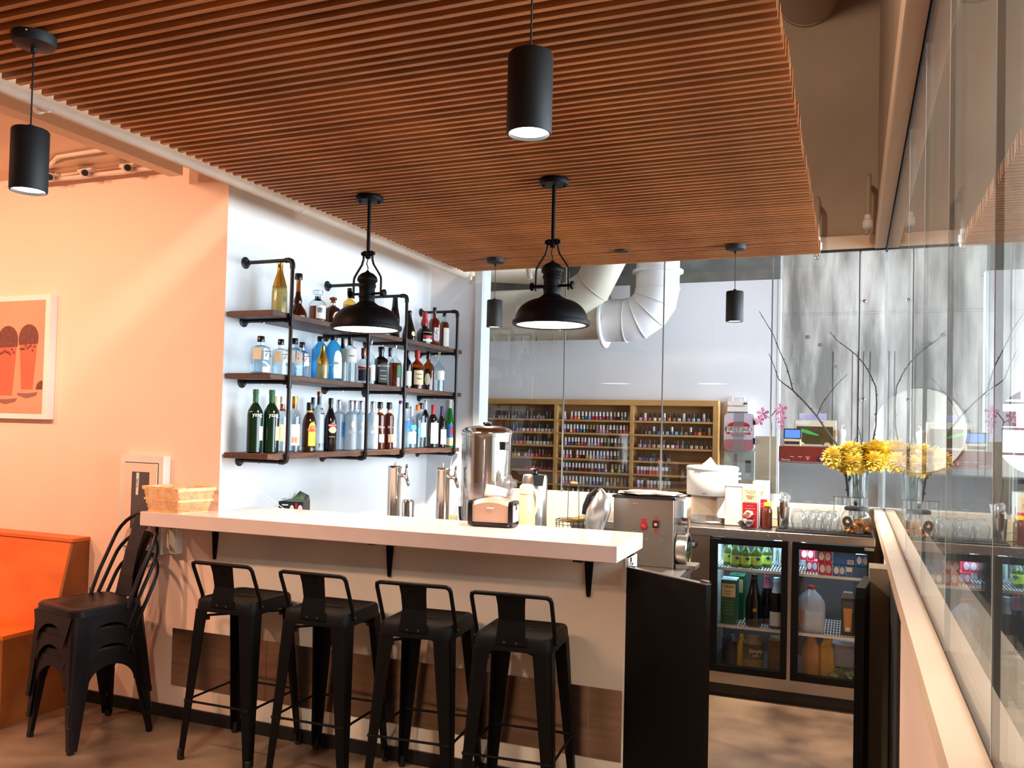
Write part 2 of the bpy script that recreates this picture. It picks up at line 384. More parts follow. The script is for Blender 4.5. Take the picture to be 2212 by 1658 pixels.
wc = struct('wall_concrete', cw, M['concrete'])
for i, x in enumerate((-.18, .0, .05, .10, .16, 1.1, 1.16)):
    q = MB().box(x, x+.012, YC-.006, YC, 0, 2.35).build('board_joint', M['concrete'], wc)
MB().box(-.9, 6, YC-.012, YC, 2.72, 2.735).build('board_joint', M['concrete'], wc)
for x, z in ((-.30, 2.42), (-.16, 2.2), (-.42, 2.5)): MB().lathe([(.02, 0), (.02, .004), (.012, .006)], 12, T=TR(x, YC, z) @ RX(R(90))).build('form_tie', M['beamc'], wc)
struct('trim_11', MB().box(-6, -.56, 7.24, 7.5, 2.79, 3.6), M['beamc'])
# street seen through the round openings: pale sky-lit shop front with window grid
st = sroot('window_3')
MB().box(.0, 2.7, 10.6, 10.62, 1.05, 2.15).build('pane', M['daylit'], st)
MB().box(-1, 4, 10.3, 10.34, 0, 1.05).build('panel', P('street_wall', col(150, 152, 140), .8, noise=.1), st)
for x in (1.35, 1.72, 2.1, 2.5): MB().box(x, x+.03, 10.5, 10.53, 1.0, 2.6).build('mullion', M['white_metal'], st)
for z in (1.35, 1.62, 1.9, 2.2): MB().box(1.2, 3, 10.5, 10.53, z, z+.025).build('mullion', M['white_metal'], st)
for x, z, m in ((1.42, 1.66, 'red'), (1.46, 1.95, 'red'), (1.80, 1.38, 'blue'), (1.8, 1.95, 'paper')):
    MB().box(x, x+.22, 10.5, 10.52, z, z+.16).build('poster', P('poster_'+m, {'red': col(240, 190, 195), 'blue': col(170, 205, 235), 'paper': col(225, 232, 238)}[m], .6, noise=.1, nscale=10), st)
struct('wall_unseen', MB().box(-7, 6, -3.1, -3, 0, 4.8), M['wall_dim'])  # unseen wall added behind the camera to shut out sky light
struct('wall_far', MB().box(-7.1, -7, -3, 10, 0, 4.8), M['wall_peach'])

# bar counter slab: continuous worktop resting on the bar front and on the brackets
c = MB()
tl = [(-3.25, 3.213), (-.855, 3.272), (-.862, 3.752), (-2.96, 3.735), (-2.96, 3.437), (-3.25, 3.43)]
def off(poly, d):
    cx = sum(p[0] for p in poly)/len(poly); cy = sum(p[1] for p in poly)/len(poly)
    return [(x+(d if x < cx else -d), y+(d if y < cy-.03 else -d)) for x, y in poly]
rings = [[(x, y, 1.0) for x, y in off(tl, .003)], [(x, y, 1.003) for x, y in tl], [(x, y, 1.067) for x, y in tl], [(x, y, 1.07) for x, y in off(tl, .003)]]
c.loft(rings)
tag(c.build('bar_counter', M['counter']), 'long thick white stone countertop cantilevered above the four stools', 'counter')
for i, x in enumerate((-2.976, -1.968, -1.015)):
    b = MB(); b.box(x-.02, x+.02, 3.27, 3.438, .993, 1.0)
    b.prism([(-.021, 1.0), (.021, 1.0), (.009, .832), (.004, .826), (-.004, .826), (-.009, .832)], 3.432, 3.438, 'y', T=TR(x, 0, 0))
    tag(b.build('shelf_bracket', M['black']), ['tapered black bracket under the counter, above the leftmost stool', 'tapered black bracket under the counter, above the gap between the middle stools', 'tapered black bracket under the counter near its right end'][i], 'bracket', 'counter brackets')

# ------------------------------------------------------------------ under-bar work surface behind the front (steel), along the bar
t = thing('work_counter', 'steel under-bar work counter hidden behind the white bar', 'counter', (0, 0, 0))
MB().bbox(-2.93, -.74, 3.80, 4.45, .82, .85, .006).build('worktop', M['steel'], t)
for x0, x1 in ((-2.92, -2.2), (-2.19, -1.47), (-1.46, -.76)):
    MB().box(x0, x1, 3.84, 4.40, .12, .82).build('cabinet', M['steel_dark'], t)
MB().box(-2.9, -.8, 3.9, 4.35, 0, .12).build('toe_kick', M['baseb'], t)
# ------------------------------------------------------------------ bench on the left
t = thing('booth_bench', 'orange plywood booth bench with sloped back against the left wall', 'bench', (-3.83, 3.44, 0))
MB().box(-2.6, 0, -.49, -.02, .43, .45).build('seat', M['ply'], t)
MB().box(-2.6, -.018, -.47, -.45, 0, .43).build('front_panel', M['ply_edge'], t)
MB().prism([(-.49, 0), (-.02, 0), (-.02, .43), (-.49, .43)], -.018, 0, 'x').build('end_panel', M['ply_edge'], t)
MB().prism([(-.20, .45), (-.005, .45), (-.005, .868), (-.105, .858)], -2.6, -.018, 'x').build('backrest', M['ply'], t)
MB().prism([(-.20, .45), (-.005, .45), (-.005, .868), (-.105, .858)], -.018, 0, 'x').build('back_end', M['ply_edge'], t)
MB().box(-2.6, .002, -.112, -.002, .862, .880).build('cap_rail', M['ply'], t)

# ------------------------------------------------------------------ framed print
t = thing('framed_print', 'white framed print of two red drinks on the left wall', 'picture', (-4.137, 3.44, 1.51))
W, HH, D = -.95, .695, .045
MB().box(W, 0, -D, 0, 0, HH).build('frame', M['white'], t)
art = MB(); art.box(W+.04, -.035, -D-.002, -D, .03, HH-.03)
ar = art.build('print', P('salmon_print', col(250, 158, 128), .5, noise=.06, nscale=3), t)
mred = P('print_drink_red', col(244, 104, 74), .5, noise=.08); mdk = P('print_dark_pearls', col(122, 64, 52), .6, noise=.3, nscale=60); mpl = P('print_plate', col(150, 96, 84), .6, noise=.2)
for cx, cz, s in ((-.155, .165, 1.), (-.32, .13, 1.08), (-.56, .14, 1.05)):
    MB().prism([(cx-.045*s, cz), (cx+.045*s, cz), (cx+.068*s, cz+.26*s), (cx-.068*s, cz+.26*s)], -D-.003, -D-.002).build('drink', mred, t)
    MB().prism([(cx-.075*s, cz+.25*s), (cx+.072*s, cz+.255*s)]+arc(cx, cz+.29*s, .076*s, 0, 180, 10), -D-.0036, -D-.003).build('pearls', mdk, t)
    for k in range(9): MB().prism(arc(cx-.06*s+.0135*k*s, cz+(.245-.035*rnd.random())*s, .008*s, 0, 330, 7), -D-.0037, -D-.0031).build('pearls', mdk, t)
    MB().prism([(cx-.075*s, cz-.02), (cx-.07*s, cz-.035), (cx, cz-.05), (cx+.07*s, cz-.035), (cx+.085*s, cz-.015), (cx, cz-.022)], -D-.0034, -D-.003).build('saucer', mpl, t)
MB().prism(arc(-.035, .165, .05, 90, 180, 8)+[(-.035, .165)], -D-.0034, -D-.003).build('pearls', mdk, t)

# ------------------------------------------------------------------ fire-extinguisher style cabinet
t = thing('wall_cabinet', 'pale recessed metal wall cabinet with narrow dark window behind the basket', 'cabinet', (-3.575, 3.44, .83))
MB().box(0, .29, -.05, 0, 0, .505).build('body', M['white_metal'], t)
MB().box(.031, .259, -.0512, -.05, .026, .469).build('door_gap', M['ink'], t)
d = MB(); 
d.box(.035, .255, -.056, -.0512, .03, .125).box(.035, .255, -.056, -.05, .42, .465).box(.035, .085, -.056, -.05, .125, .42).box(.205, .255, -.056, -.05, .125, .42)
d = d.build('door', M['wall_peach'], t)
MB().box(.085, .205, -.053, -.0505, .125, .42).build('window', P('smoked_window', col(92, 84, 84), .15, noise=.1), d)
q = MB().box(.118, .134, -.0575, -.0535, .30, .415).build('sticker', M['paper'], d)
mobj('lettering', text_mesh('IN CASE', .012, M['ink']), t, (.1255, -.058, .36), (math.pi/2, R(-90), 0))
# outlet box under the counter end
t = thing('power_box', 'small grey painted metal box on the wall under the counter', 'box', (-3.255, 3.44, .84))
MB().bbox(0, .07, -.045, 0, 0, .15, .004).build('body', M['white_metal'], t)
MB().box(.008, .062, -.048, -.045, .01, .14).build('cover', M['white_metal'], t)
for z in (.02, .13): MB().lathe([(.004, 0), (.004, .002)], 8, T=TR(.035, -.048, z) @ RX(R(90))).build('screw', M['chrome'], t)

# ------------------------------------------------------------------ bar stools
def lsec(cx, cy, sx, sy, w, th, z):
    "L-shaped leg section, outer corner at (cx,cy), arms pointing inwards by sx, sy"
    r = w*.28; p = []
    p.append((cx+sx*w, cy, z))
    p.append((cx+sx*r, cy, z)); p.append((cx+sx*r*.3, cy+sy*r*.3, z)); p.append((cx, cy+sy*r, z))
    p.append((cx, cy+sy*w, z)); p.append((cx+sx*th, cy+sy*w, z)); p.append((cx+sx*(th+r*.35), cy+sy*(th+r*.35), z)); p.append((cx+sx*w, cy+sy*th, z))
    return p
def make_stool():
    t = thing('bar_stool', '', 'stool')
    S, F0, Z = .155, .195, .72
    seat = MB()
    def rr(h, r, z): return [(x, y, z) for x, y in rrect(-h, h, -h, h, r, 5)]
    seat.loft([rr(S+.006, .042, Z-.055), rr(S+.002, .04, Z-.010), rr(S-.004, .038, Z), rr(S-.020, .034, Z+.001), rr(S-.026, .03, Z-.003)], 0, True)
    seat.build('seat', M['black'], t)
    MB().prism(rrect(-.045, .045, -.012, .012, .011, 4), Z-.0028, Z-.0012, 'z').build('hand_slot', M['blackmatt'], t)
    for sx in (-1, 1):
        for sy in (-1, 1):
            l = MB(); n = 6
            secs = []
            for i in range(n+1):
                k = i/n; h = S+.004+(F0-S-.004)*k; w = .072-.040*k
                secs.append(lsec(sx*h, sy*h, -sx, -sy, w, .006, (Z-.05)*(1-k)+.02*k))
            l.loft(secs, 0, False)
            lg = l.build('leg', M['black'], t)
            MB().bbox(sx*(F0-.011)-.013, sx*(F0-.011)+.013, sy*(F0-.011)-.013, sy*(F0-.011)+.013, 0, .05, .005).build('foot', M['blackmatt'], lg)
    # lower rails and the upper cross-brace
    k = (Z-.05-.26)/(Z-.07); hh = S+.004+(F0-S-.004)*k-.006
    for a in range(4):
        MB().tube([(-hh, -hh, .26), (-hh+.06, -hh, .262), (hh-.06, -hh, .262), (hh, -hh, .26)], [.009, .0055, .0055, .009], 8, T=RZ(a*math.pi/2)).build('rail', M['black'], t)
    for a in (45, 135): MB().box(-.20, .20, -.011, .011, Z-.085, Z-.078, T=RZ(R(a))).build('brace', M['black'], t)
    for a in (45, 135, 225, 315): MB().box(.155, .185, -.014, .014, Z-.1, Z-.085, T=RZ(R(a))).build('stacking_pad', M['blackmatt'], t)
    # low back: bent tube and plate
    zt = Z+.165; yb, yt = -.105, -S-.022
    pts = [(-.160, yb+.012, Z-.03), (-.160, yb, Z+.012), (-.161, yt+.010, zt-.02), (-.157, yt+.002, zt-.006), (-.143, yt, zt), (.143, yt, zt), (.157, yt+.002, zt-.006), (.161, yt+.010, zt-.02), (.160, yb, Z+.012), (.160, yb+.012, Z-.03)]
    MB().tube(pts, .0085, 10).build('back_rail', M['black'], t)
    p = MB(); secs = []
    for z, y, w in ((Z-.03, -S-.008, .064), (Z+.008, -S-.004, .058), (Z+.06, -S+.004, .053), (Z+.12, -S-.008, .055), (zt-.004, yt+.002, .060)):
        secs.append([(-w, y-.002, z), (w, y-.002, z), (w, y+.002, z), (-w, y+.002, z)])
    p.loft(secs); p.box(-.016, .016, yt+.0, yt+.004, zt-.034, zt-.031, T=TR(0, .003, 0)); p.build('back_plate', M['black'], t)
    for x in (-.168, .168, -.025, .025): MB().lathe([(.006, 0), (.006, .003), (.003, .005)], 8, T=TR(x, -S-.009 if abs(x) < .1 else yb+.010, Z-.022) @ (RX(R(90)) if abs(x) < .1 else RY(R(90 if x > 0 else -90)))).build('rivet', M['blackmatt'], t)
    return t
spots = [(-2.606, 3.225, 1, 'leftmost of the four black metal stools, nearest the stacked chairs'), (-2.126, 3.222, 2, 'black metal low-back stool, second from the left at the bar'),
         (-1.652, 3.222, 5, 'black metal low-back stool, third from the left at the bar'), (-1.222, 3.215, 4.5, 'rightmost black metal stool, nearest the black swing gate')]
proto = make_stool()
for i, (x, y, a, lb) in enumerate(spots):
    if i == 0: proto.location = (x, y, 0); proto.rotation_euler = (0, 0, R(a)); proto['label'] = lb; proto['group'] = 'bar stools at the counter'
    else: dup(proto, (x, y, 0), R(a), lb, 'bar stools at the counter')

# ------------------------------------------------------------------ stack of three metal chairs
def make_chair():
    t = thing('metal_chair', '', 'chair')
    S, SF, F0, Z = .165, .18, .195, .45   # chair faces -y
    def seatring(k, z):
        pts = []
        for x, y in rrect(-1, 1, -1, 1, .28, 5):
            w = SF if y < 0 else S
            pts.append((x*(w+k), y*(.175+k), z))
        return pts
    m = MB(); m.loft([seatring(.004, Z-.04), seatring(.002, Z-.008), seatring(-.006, Z), seatring(-.02, Z+.001), seatring(-.03, Z-.003), seatring(-.1, Z-.008)], 0, True)
    m.build('seat', M['chairm'], t)
    for sx in (-1, 1):
        for sy in (-1, 1):
            l = MB(); secs = []
            for i in range(7):
                k = i/6; w = .085-.050*k
                hx = (SF if sy < 0 else S)+.004+(F0-(SF if sy < 0 else S))*k; hy = .177+(F0-.177)*k + (.02*k if sy > 0 else 0)
                secs.append(lsec(sx*hx, sy*hy, -sx, -sy, w, .004, (Z-.035)*(1-k)+.012*k))
            l.loft(secs); lg = l.build('leg', M['chairm'], t)
            MB().bbox(sx*(F0-.012)-.013, sx*(F0-.012)+.013, sy*(F0-.012+(.02 if sy > 0 else 0))-.013, sy*(F0-.012+(.02 if sy > 0 else 0))+.013, 0, .028, .004).build('foot', M['blackmatt'], lg)
    # aprons with their arches
    def apron(w, h, d):
        a = MB(); top = w; out = [(-w, 0), (w, 0), (w+.008, -h)]
        ar = [( (w-.05)*math.cos(R(th)), -h+ (h-.045)*math.sin(R(th))) for th in range(0, 181, 15)]
        poly = [(-w-.006, -h)]+[(-w, 0), (w, 0), (w+.006, -h)]+ar
        n = len(poly); 
        # strip between outer top and arch
        v = []; f = []
        for i, (x, z) in enumerate(ar):
            v += [(x, 0, z), (max(-w, min(w, x*w/(w-.05))), 0, -.0), (x, .004, z), (max(-w, min(w, x*w/(w-.05))), .004, 0)]
        for i in range(len(ar)-1):
            b = i*4; f += [(b, b+1, b+5, b+4), (b+2, b+6, b+7, b+3), (b, b+4, b+6, b+2), (b+1, b+3, b+7, b+5)]
        a.add(v, f)
        return a
    for a, wd, ds in ((0, .17, .179), (90, .165, .172), (180, .155, .176), (270, .165, .172)):
        q = apron(wd, .14, ds); me = q.build('apron', M['chairm'], t); me.location = Vector((0, 0, Z-.036)) + RZ(R(a)) @ Vector((0, -ds-.004, 0)); me.rotation_euler = (R(-4), 0, R(a))
    # back: bent tube, arched top, and the wide centre plate
    zt = Z+.40; yb, yt = .165, .265
    def pp(x, z): 
        k = (z-Z)/(zt-Z); return (x, yb+(yt-yb)*k, z)
    def pq(x, z): return (x, .085+.185*max(0, z-Z)/(zt-Z), z)
    pts = [pq(-.172, Z-.03), pq(-.174, Z+.1), pq(-.174, Z+.26)]
    for th in range(170, 5, -15): pts.append(pq(.174*math.cos(R(th)), Z+.27+.13*math.sin(R(th))))
    pts += [pq(.174, Z+.26), pq(.174, Z+.1), pq(.172, Z-.03)]
    MB().tube(pts, .0095, 10).build('back_frame', M['chairm'], t)
    p = MB(); secs = []
    for z, w in ((Z-.025, .075), (Z+.02, .066), (Z+.10, .055), (Z+.22, .052), (Z+.33, .058), (Z+.395, .066)):
        k = (z-Z)/(zt-Z); y = yb+(yt-yb)*k - .018*math.sin(max(0, min(1, k))*math.pi)
        secs.append([(-w, y-.002, z), (w, y-.002, z), (w, y+.002, z), (-w, y+.002, z)])
    p.loft(secs); p.build('back_plate', M['chairm'], t)
    MB().box(-.022, .022, -.003, .003, -.004, .004, T=TR(0, yt-.022, Z+.345)).build('plate_slot', M['blackmatt'], t)
    for x in (-.166, .166): MB().lathe([(.007, 0), (.007, .004), (.004, .006)], 8, T=TR(x, .088, Z+.02) @ RY(R(90 if x > 0 else -90))).build('rivet', M['steel_dark'], t)
    return t
ch = make_chair(); base = Vector((-3.40, 3.085, 0)); rz = R(-13)
for i, lb in enumerate(('dark metal cafe chair at the bottom of the stack, its feet on the floor', 'dark metal cafe chair in the middle of the stack of three', 'dark metal cafe chair on top of the stack, seat bare')):
    loc = base + RZ(rz) @ Vector((0, -.005*i, 0)) + Vector((0, 0, .098*i))
    if i == 0: ch.location = loc; ch.rotation_euler = (0, 0, rz); ch['label'] = lb; ch['group'] = 'stacked metal chairs'
    else: dup(ch, loc, rz, lb, 'stacked metal chairs')
# ------------------------------------------------------------------ pendants
def spot(name, loc, power, colr, ang, parent=None, blend=.5, rad=.04):
    l = bpy.data.lights.new(name, 'SPOT'); l.energy = power; l.color = colr; l.spot_size = R(ang); l.spot_blend = blend; l.shadow_soft_size = rad
    o = bpy.data.objects.new(name, l); COL.objects.link(o); o.location = loc
    if parent: o.parent = parent
    return o
def cylinder_pendant(x, y, label):
    t = thing('cylinder_pendant', label, 'lamp', (x, y, 2.6), 0, 'black cylinder pendants')
    MB().lathe([(.0, .0), (.058, 0), (.058, -.018), (.054, -.028), (.030, -.034), (0, -.036)], 28).build('canopy', M['blackmatt'], t)
    MB().lathe([(.008, -.034), (.008, -.048), (.003, -.052)], 10).lathe([(.0035, -.008), (.0035, 0)], 6, 1, T=TR(.03, -.052, -.008) @ RX(R(90))).build('strain_relief', [M['blackmatt'], M['chrome']], t)
    MB().tube([(0, 0, -.045), (0, 0, -.262)], .0022, 6).build('cord', M['blackmatt'], t)
    b = MB(); b.lathe([(.009, -.255), (.010, -.268), (.046, -.268), (.049, -.272), (.049, -.437), (.0475, -.442), (.044, -.442), (.044, -.43), (.0, -.43)], 32)
    b.build('shade', M['blackmatt'], t)
    MB().lathe([(.0, -.4335), (.0438, -.4335), (.0438, -.4345), (0, -.4345)], 28).build('light_disc', M['emit_warm'], t)
    spot('pendant_spot', (x, y, 2.155), 200 if y > 3 else (80 if y > 0 else 80), (1, .86, .70), 120 if y > 0 else 150)
    return t
cylinder_pendant(-2.155, -1.63, 'added unseen cylinder pendant behind the viewer on the left, lighting the counter front')  # this and the next: unseen lamps added to light the bar front
cylinder_pendant(-.652, -1.63, 'added unseen cylinder pendant behind the viewer on the right, lighting the counter front')
cylinder_pendant(-2.155, 1.685, 'black cylinder pendant at the far left over the seating')
cylinder_pendant(-.652, 1.685, 'largest black cylinder pendant, hanging at upper centre nearest the camera')
cylinder_pendant(-2.125, 4.955, 'small black cylinder pendant between the two dome lamps, deep behind the bar')
cylinder_pendant(-.632, 4.955, 'small black cylinder pendant at the right, over the back worktop')
def dome_pendant(x, label):
    y = 3.43
    t = thing('dome_pendant', label, 'lamp', (x, y, 2.6), 0, 'black dome pendants over the bar')
    m = MB(); m.lathe([(0, 0), (.062, 0), (.064, -.005), (.064, -.02), (.060, -.026), (0, -.027)], 32); 
    for a in (20, 200): m.lathe([(.007, -.027), (.007, -.033), (.004, -.035)], 8, T=TR(.045*math.cos(R(a)), .045*math.sin(R(a)), 0))
    m.build('canopy', M['black'], t)
    MB().lathe([(.0085, -.025), (.0085, -.262), (.013, -.264), (.013, -.292), (.009, -.297)], 14).build('stem', M['black'], t)
    k = MB()
    for s in (-1, 1):
        k.lathe([(.011, 0), (.014, .004), (.014, .012), (.006, .014), (.006, .016), (.009, .018), (.009, .024)], 12, T=TR(s*.010, 0, -.272) @ RY(R(90*s)))
    k.build('knuckle', M['black'], t)
    for s in (-1, 1):
        y0 = MB(); P_ = [(.024, -.262), (.024, -.30), (.032, -.325), (.060, -.365), (.072, -.385), (.074, -.40), (.074, -.482)]
        secs = []
        for i, (a, z) in enumerate(P_):
            d = Vector((P_[min(i+1, 6)][0]-P_[max(i-1, 0)][0], P_[min(i+1, 6)][1]-P_[max(i-1, 0)][1])).normalized(); nx, nz = -d.y*.0025, d.x*.0025
            secs.append([(s*(a+nx), -.006, z+nz), (s*(a+nx), .006, z+nz), (s*(a-nx), .006, z-nz), (s*(a-nx), -.006, z-nz)])
        y0.loft(secs); y0.build('yoke_arm', M['black'], t)
        MB().lathe([(.006, 0), (.006, .045), (.010, .047), (.016, .049), (.018, .053), (.018, .060), (.012, .063), (.004, .066)], 14, T=TR(s*.036, 0, -.462) @ RY(R(90*s))).build('thumb_screw', M['black'], t)
    MB().tube([(0, 0, -.295), (-.006, 0, -.32), (.002, 0, -.34), (-.002, 0, -.362)], .0028, 6).build('cord', M['blackmatt'], t)
    n = MB(); n.lathe([(.004, -.352), (.012, -.360), (.030, -.368), (.044, -.382), (.048, -.396), (.046, -.404), (.040, -.409), (.038, -.415), (.041, -.420), (.041, -.430), (.037, -.435), (.036, -.466), (.039, -.470), (.039, -.478), (.036, -.482), (.036, -.50), (.046, -.508), (.050, -.516)], 32)
    n.build('socket_housing', M['black'], t)
    d = MB(); pr = [(.048, -.510), (.060, -.517)]
    for a in range(0, 91, 9):
        pr.append((.046+.110*math.sin(R(a))*1.0, -.612+.093*math.cos(R(a))))
    pr += [(.166, -.613), (.168, -.620), (.166, -.631), (.160, -.634), (.150, -.633), (.148, -.628), (.150, -.615)]
    for a in range(80, 0, -16): pr.append((.042+.106*math.sin(R(a)), -.615+.088*math.cos(R(a))))
    pr += [(.03, -.525), (0, -.525)]
    d.lathe(pr, 48); d.build('dome_shade', M['black'], t)
    MB().lathe([(0, -.627), (.150, -.627), (.150, -.629), (0, -.629)], 36).build('diffuser', M['emit_dome'], t)
    spot('dome_spot', (x, y, 1.955), 60, (1, .84, .68), 150, rad=.12)
    return t
dome_pendant(-2.125, 'left black dome pendant with pipe yoke, in front of the bottle shelves')
dome_pendant(-1.205, 'right black dome pendant with pipe yoke, over the middle of the bar')

# ------------------------------------------------------------------ pipe shelf unit on the side wall
SH = (2.083, 1.768, 1.366)      # tops of the three planks
t = thing('pipe_shelf', 'black iron pipe shelving with three walnut planks on the side wall', 'shelf', (XW, 3.45, 1.30))
for z, y1 in zip(SH, (5.66, 5.665, 5.655)):
    p = MB(); p.bbox(.012, .285, 0, y1-3.45 if z > 1.5 else 1.62, z-1.30-.028, z-1.30, .003)
    p.build('plank', M['walnut'], t)
    if z < 1.5: MB().bbox(.012, .285, 1.624, y1-3.45, z-1.30-.028, z-1.30, .003).build('plank', M['walnut'], t)
XP = .30
frames = ((3.583, 1), (4.332, 1), (4.783, 1), (5.537, 1))
for yy, _ in frames:
    y = yy-3.45; levels = (1.055, .748, .430, .022)      # pipe axis heights above 1.30
    up = MB(); c = .022
    pts = [(0, y, levels[0])]
    pts = [(.004, y, levels[0]), (XP-c, y, levels[0]), (XP-c*.3, y, levels[0]-c*.3), (XP, y, levels[0]-c), (XP, y, levels[3]+c), (XP-c*.3, y, levels[3]+c*.3), (XP-c, y, levels[3]), (.004, y, levels[3])]
    up.tube(pts, .0098, 12); up.build('upright_pipe', M['pipe_black'], t)
    for z, sgn in ((levels[0], -1), (levels[3], 1)):
        MB().tube([(XP-.044, y, z), (XP-c, y, z), (XP-c*.3, y, z+sgn*c*.3), (XP, y, z+sgn*c), (XP, y, z+sgn*.044)], .0135, 12).build('elbow_fitting', M['pipe_black'], t)
    for z in levels[1:3]:
        MB().tube([(XP, y, z-.032), (XP, y, z+.032)], .0135, 12).tube([(XP-.035, y, z), (XP, y, z)], .0135, 12).build('tee_fitting', M['pipe_black'], t)
    for z in levels[1:3]: MB().tube([(.004, y, z), (XP-.02, y, z)], .0098, 12).build('arm_pipe', M['pipe_black'], t)
    for z in levels:
        MB().lathe([(.031, 0), (.031, .005), (.020, .008), (.0145, .022), (.0145, .026)], 20, T=TR(0, y, z) @ RY(R(90))).build('wall_flange', M['pipe_black'], t)
    for z in levels[1:]: MB().tube([(.13, y, z), (.13, y, z-.014)], [.005, .004], 8).build('set_screw', M['chrome'], t)
# white strip-light lead hanging at the far end, clipped along the shelves
cr = MB().tube([(XP-.012, 2.12, .75), (XP-.006, 2.11, .62), (XP-.014, 2.115, .45), (XP-.010, 2.11, .28), (XP-.018, 2.115, .05), (XP-.05, 2.10, -.16)], .0022, 6)
cr.bbox(XP-.018, XP-.006, 2.105, 2.118, .32, .40, .002)
o = cr.build('light_cable', M['white'], None, (XW, 3.45, 1.30)); tag(o, 'thin white cable hanging from the right end of the pipe shelves', 'cable')
o = MB().tube([(.02, .01, .07), (.05, -.005, .02), (.10, .03, -.06), (.17, .10, -.14), (.20, .18, -.20), (.25, .20, -.235), (.24, .08, -.238), (.20, .02, -.25)], .0018, 6).build('thin_wire', M['white'], None, (XW, 3.47, 1.30)); tag(o, 'thin white wire trailing down the wall below the left end of the shelves', 'cable')

# ------------------------------------------------------------------ bottles
gm = {}
def glass(name, tint, opac=0., body=(1, 1, 1, 1), rough=.03):
    if name not in gm: gm[name] = G('bottle_glass_'+name, tint, rough, 1.5, opac, body, edge=.75)
    return gm[name]
GL = {
 'clear': lambda: glass('clear', (.84, .90, .93, 1)), 'blue': lambda: glass('blue', (.22, .62, .88, 1), .22, col(60, 160, 215)),
 'green': lambda: glass('green', (.05, .16, .07, 1), .45, col(14, 44, 22)), 'brightgreen': lambda: glass('brightgreen', (.08, .55, .14, 1), .4, col(30, 140, 50)),
 'amber': lambda: glass('amber', (.60, .25, .06, 1), .15, col(120, 56, 18)), 'dark': lambda: glass('dark', (.05, .03, .03, 1), .75, col(24, 16, 18)),
 'brown': lambda: glass('brown', (.22, .09, .04, 1), .5, col(58, 28, 18)), 'red': lambda: glass('red', (.40, .08, .05, 1), .4, col(120, 28, 26)),
 'frost': lambda: glass('frost', (.75, .84, .90, 1), .55, col(190, 206, 220), .25), 'goldfade': lambda: glass('goldfade', (.72, .66, .40, 1), .45, col(180, 160, 90), .1),
 'yellow': lambda: glass('yellow', (.90, .72, .30, 1), .15, col(210, 160, 60))}
liq = {'amber': G('liquor_amber', (.50, .17, .03, 1), .05, 1.2, .2, col(130, 58, 16)), 'darkamber': G('liquor_dark', (.20, .06, .02, 1), .05, 1.2, .4, col(74, 28, 12)), 'clear': G('liquor_clear', (.93, .96, .98, 1), .02, 1.2),
       'yellow': G('liquor_yellow', (.85, .60, .15, 1), .05, 1.2, .15, col(200, 140, 40))}
PROF = {   # (radius, height) fractions: body glass up to the cap line
 'wine': [(.85, 0), (1, .015), (1, .60), (.93, .66), (.60, .735), (.36, .78), (.33, .80), (.33, .96)],
 'champ': [(.85, 0), (1, .015), (1, .42), (.92, .52), (.66, .66), (.42, .78), (.34, .86), (.33, .98)],
 'spirit': [(.88, 0), (1, .012), (1, .62), (.94, .67), (.66, .73), (.42, .765), (.38, .79), (.38, .90)],
 'shoulder': [(.9, 0), (1, .012), (1, .68), (.96, .715), (.6, .75), (.38, .775), (.36, .80), (.36, .90)],
 'square': [(.95, 0), (1, .012), (1, .62), (.94, .665), (.55, .72), (.34, .75), (.33, .90)],
 'hexy': [(.95, 0), (1, .012), (1, .66), (.90, .705), (.5, .735), (.30, .75), (.30, .88)],
 'bombay': [(.97, 0), (1, .012), (.97, .70), (.9, .72), (.42, .84), (.34, .86), (.34, .92)],
 'bell': [(.95, 0), (1, .02), (.98, .10), (.80, .20), (.44, .30), (.40, .34), (.46, .38), (.40, .44), (.30, .50), (.24, .62), (.22, .90)],
 'onion': [(.80, 0), (.92, .015), (1, .22), (.96, .36), (.72, .46), (.36, .53), (.46, .62), (.40, .72), (.30, .80), (.28, .93)],
 'squat': [(.9, 0), (1, .015), (1, .50), (.88, .60), (.45, .67), (.30, .70), (.28, .82)],
 'decanter': [(.9, 0), (1, .015), (1, .56), (.85, .64), (.38, .72), (.32, .74), (.32, .84)],
 'slim': [(.92, 0), (1, .012), (1, .52), (.85, .62), (.62, .76), (.52, .9), (.50, .965)],
 'cone': [(1.0, 0), (1, .02), (.96, .2), (.8, .42), (.55, .6), (.38, .72), (.32, .80), (.30, .93)],
 'kahlua': [(.92, 0), (1, .012), (1, .06), (.96, .08), (1, .10), (1, .55), (.95, .62), (.74, .72), (.45, .78), (.42, .80), (.42, .87)],
 'bailey': [(.9, 0), (.96, .012), (1, .45), (1, .5), (.85, .62), (.5, .74), (.36, .80), (.33, .84), (.33, .92)],
 'long': [(.9, 0), (1, .012), (1, .52), (.9, .58), (.5, .64), (.32, .68), (.26, .74), (.24, .95)]}
SHAPE = {'square': 's', 'hexy': 'h', 'bombay': 's', 'shoulderp': 'p'}
def rad_at(prof, k):
    for (r0, z0), (r1, z1) in zip(prof[:-1], prof[1:]):
        if z0 <= k <= z1: return r0+(r1-r0)*(k-z0)/max(1e-6, z1-z0)
    return prof[-1][0]
LAZ = R(-38)     # labels face out into the room
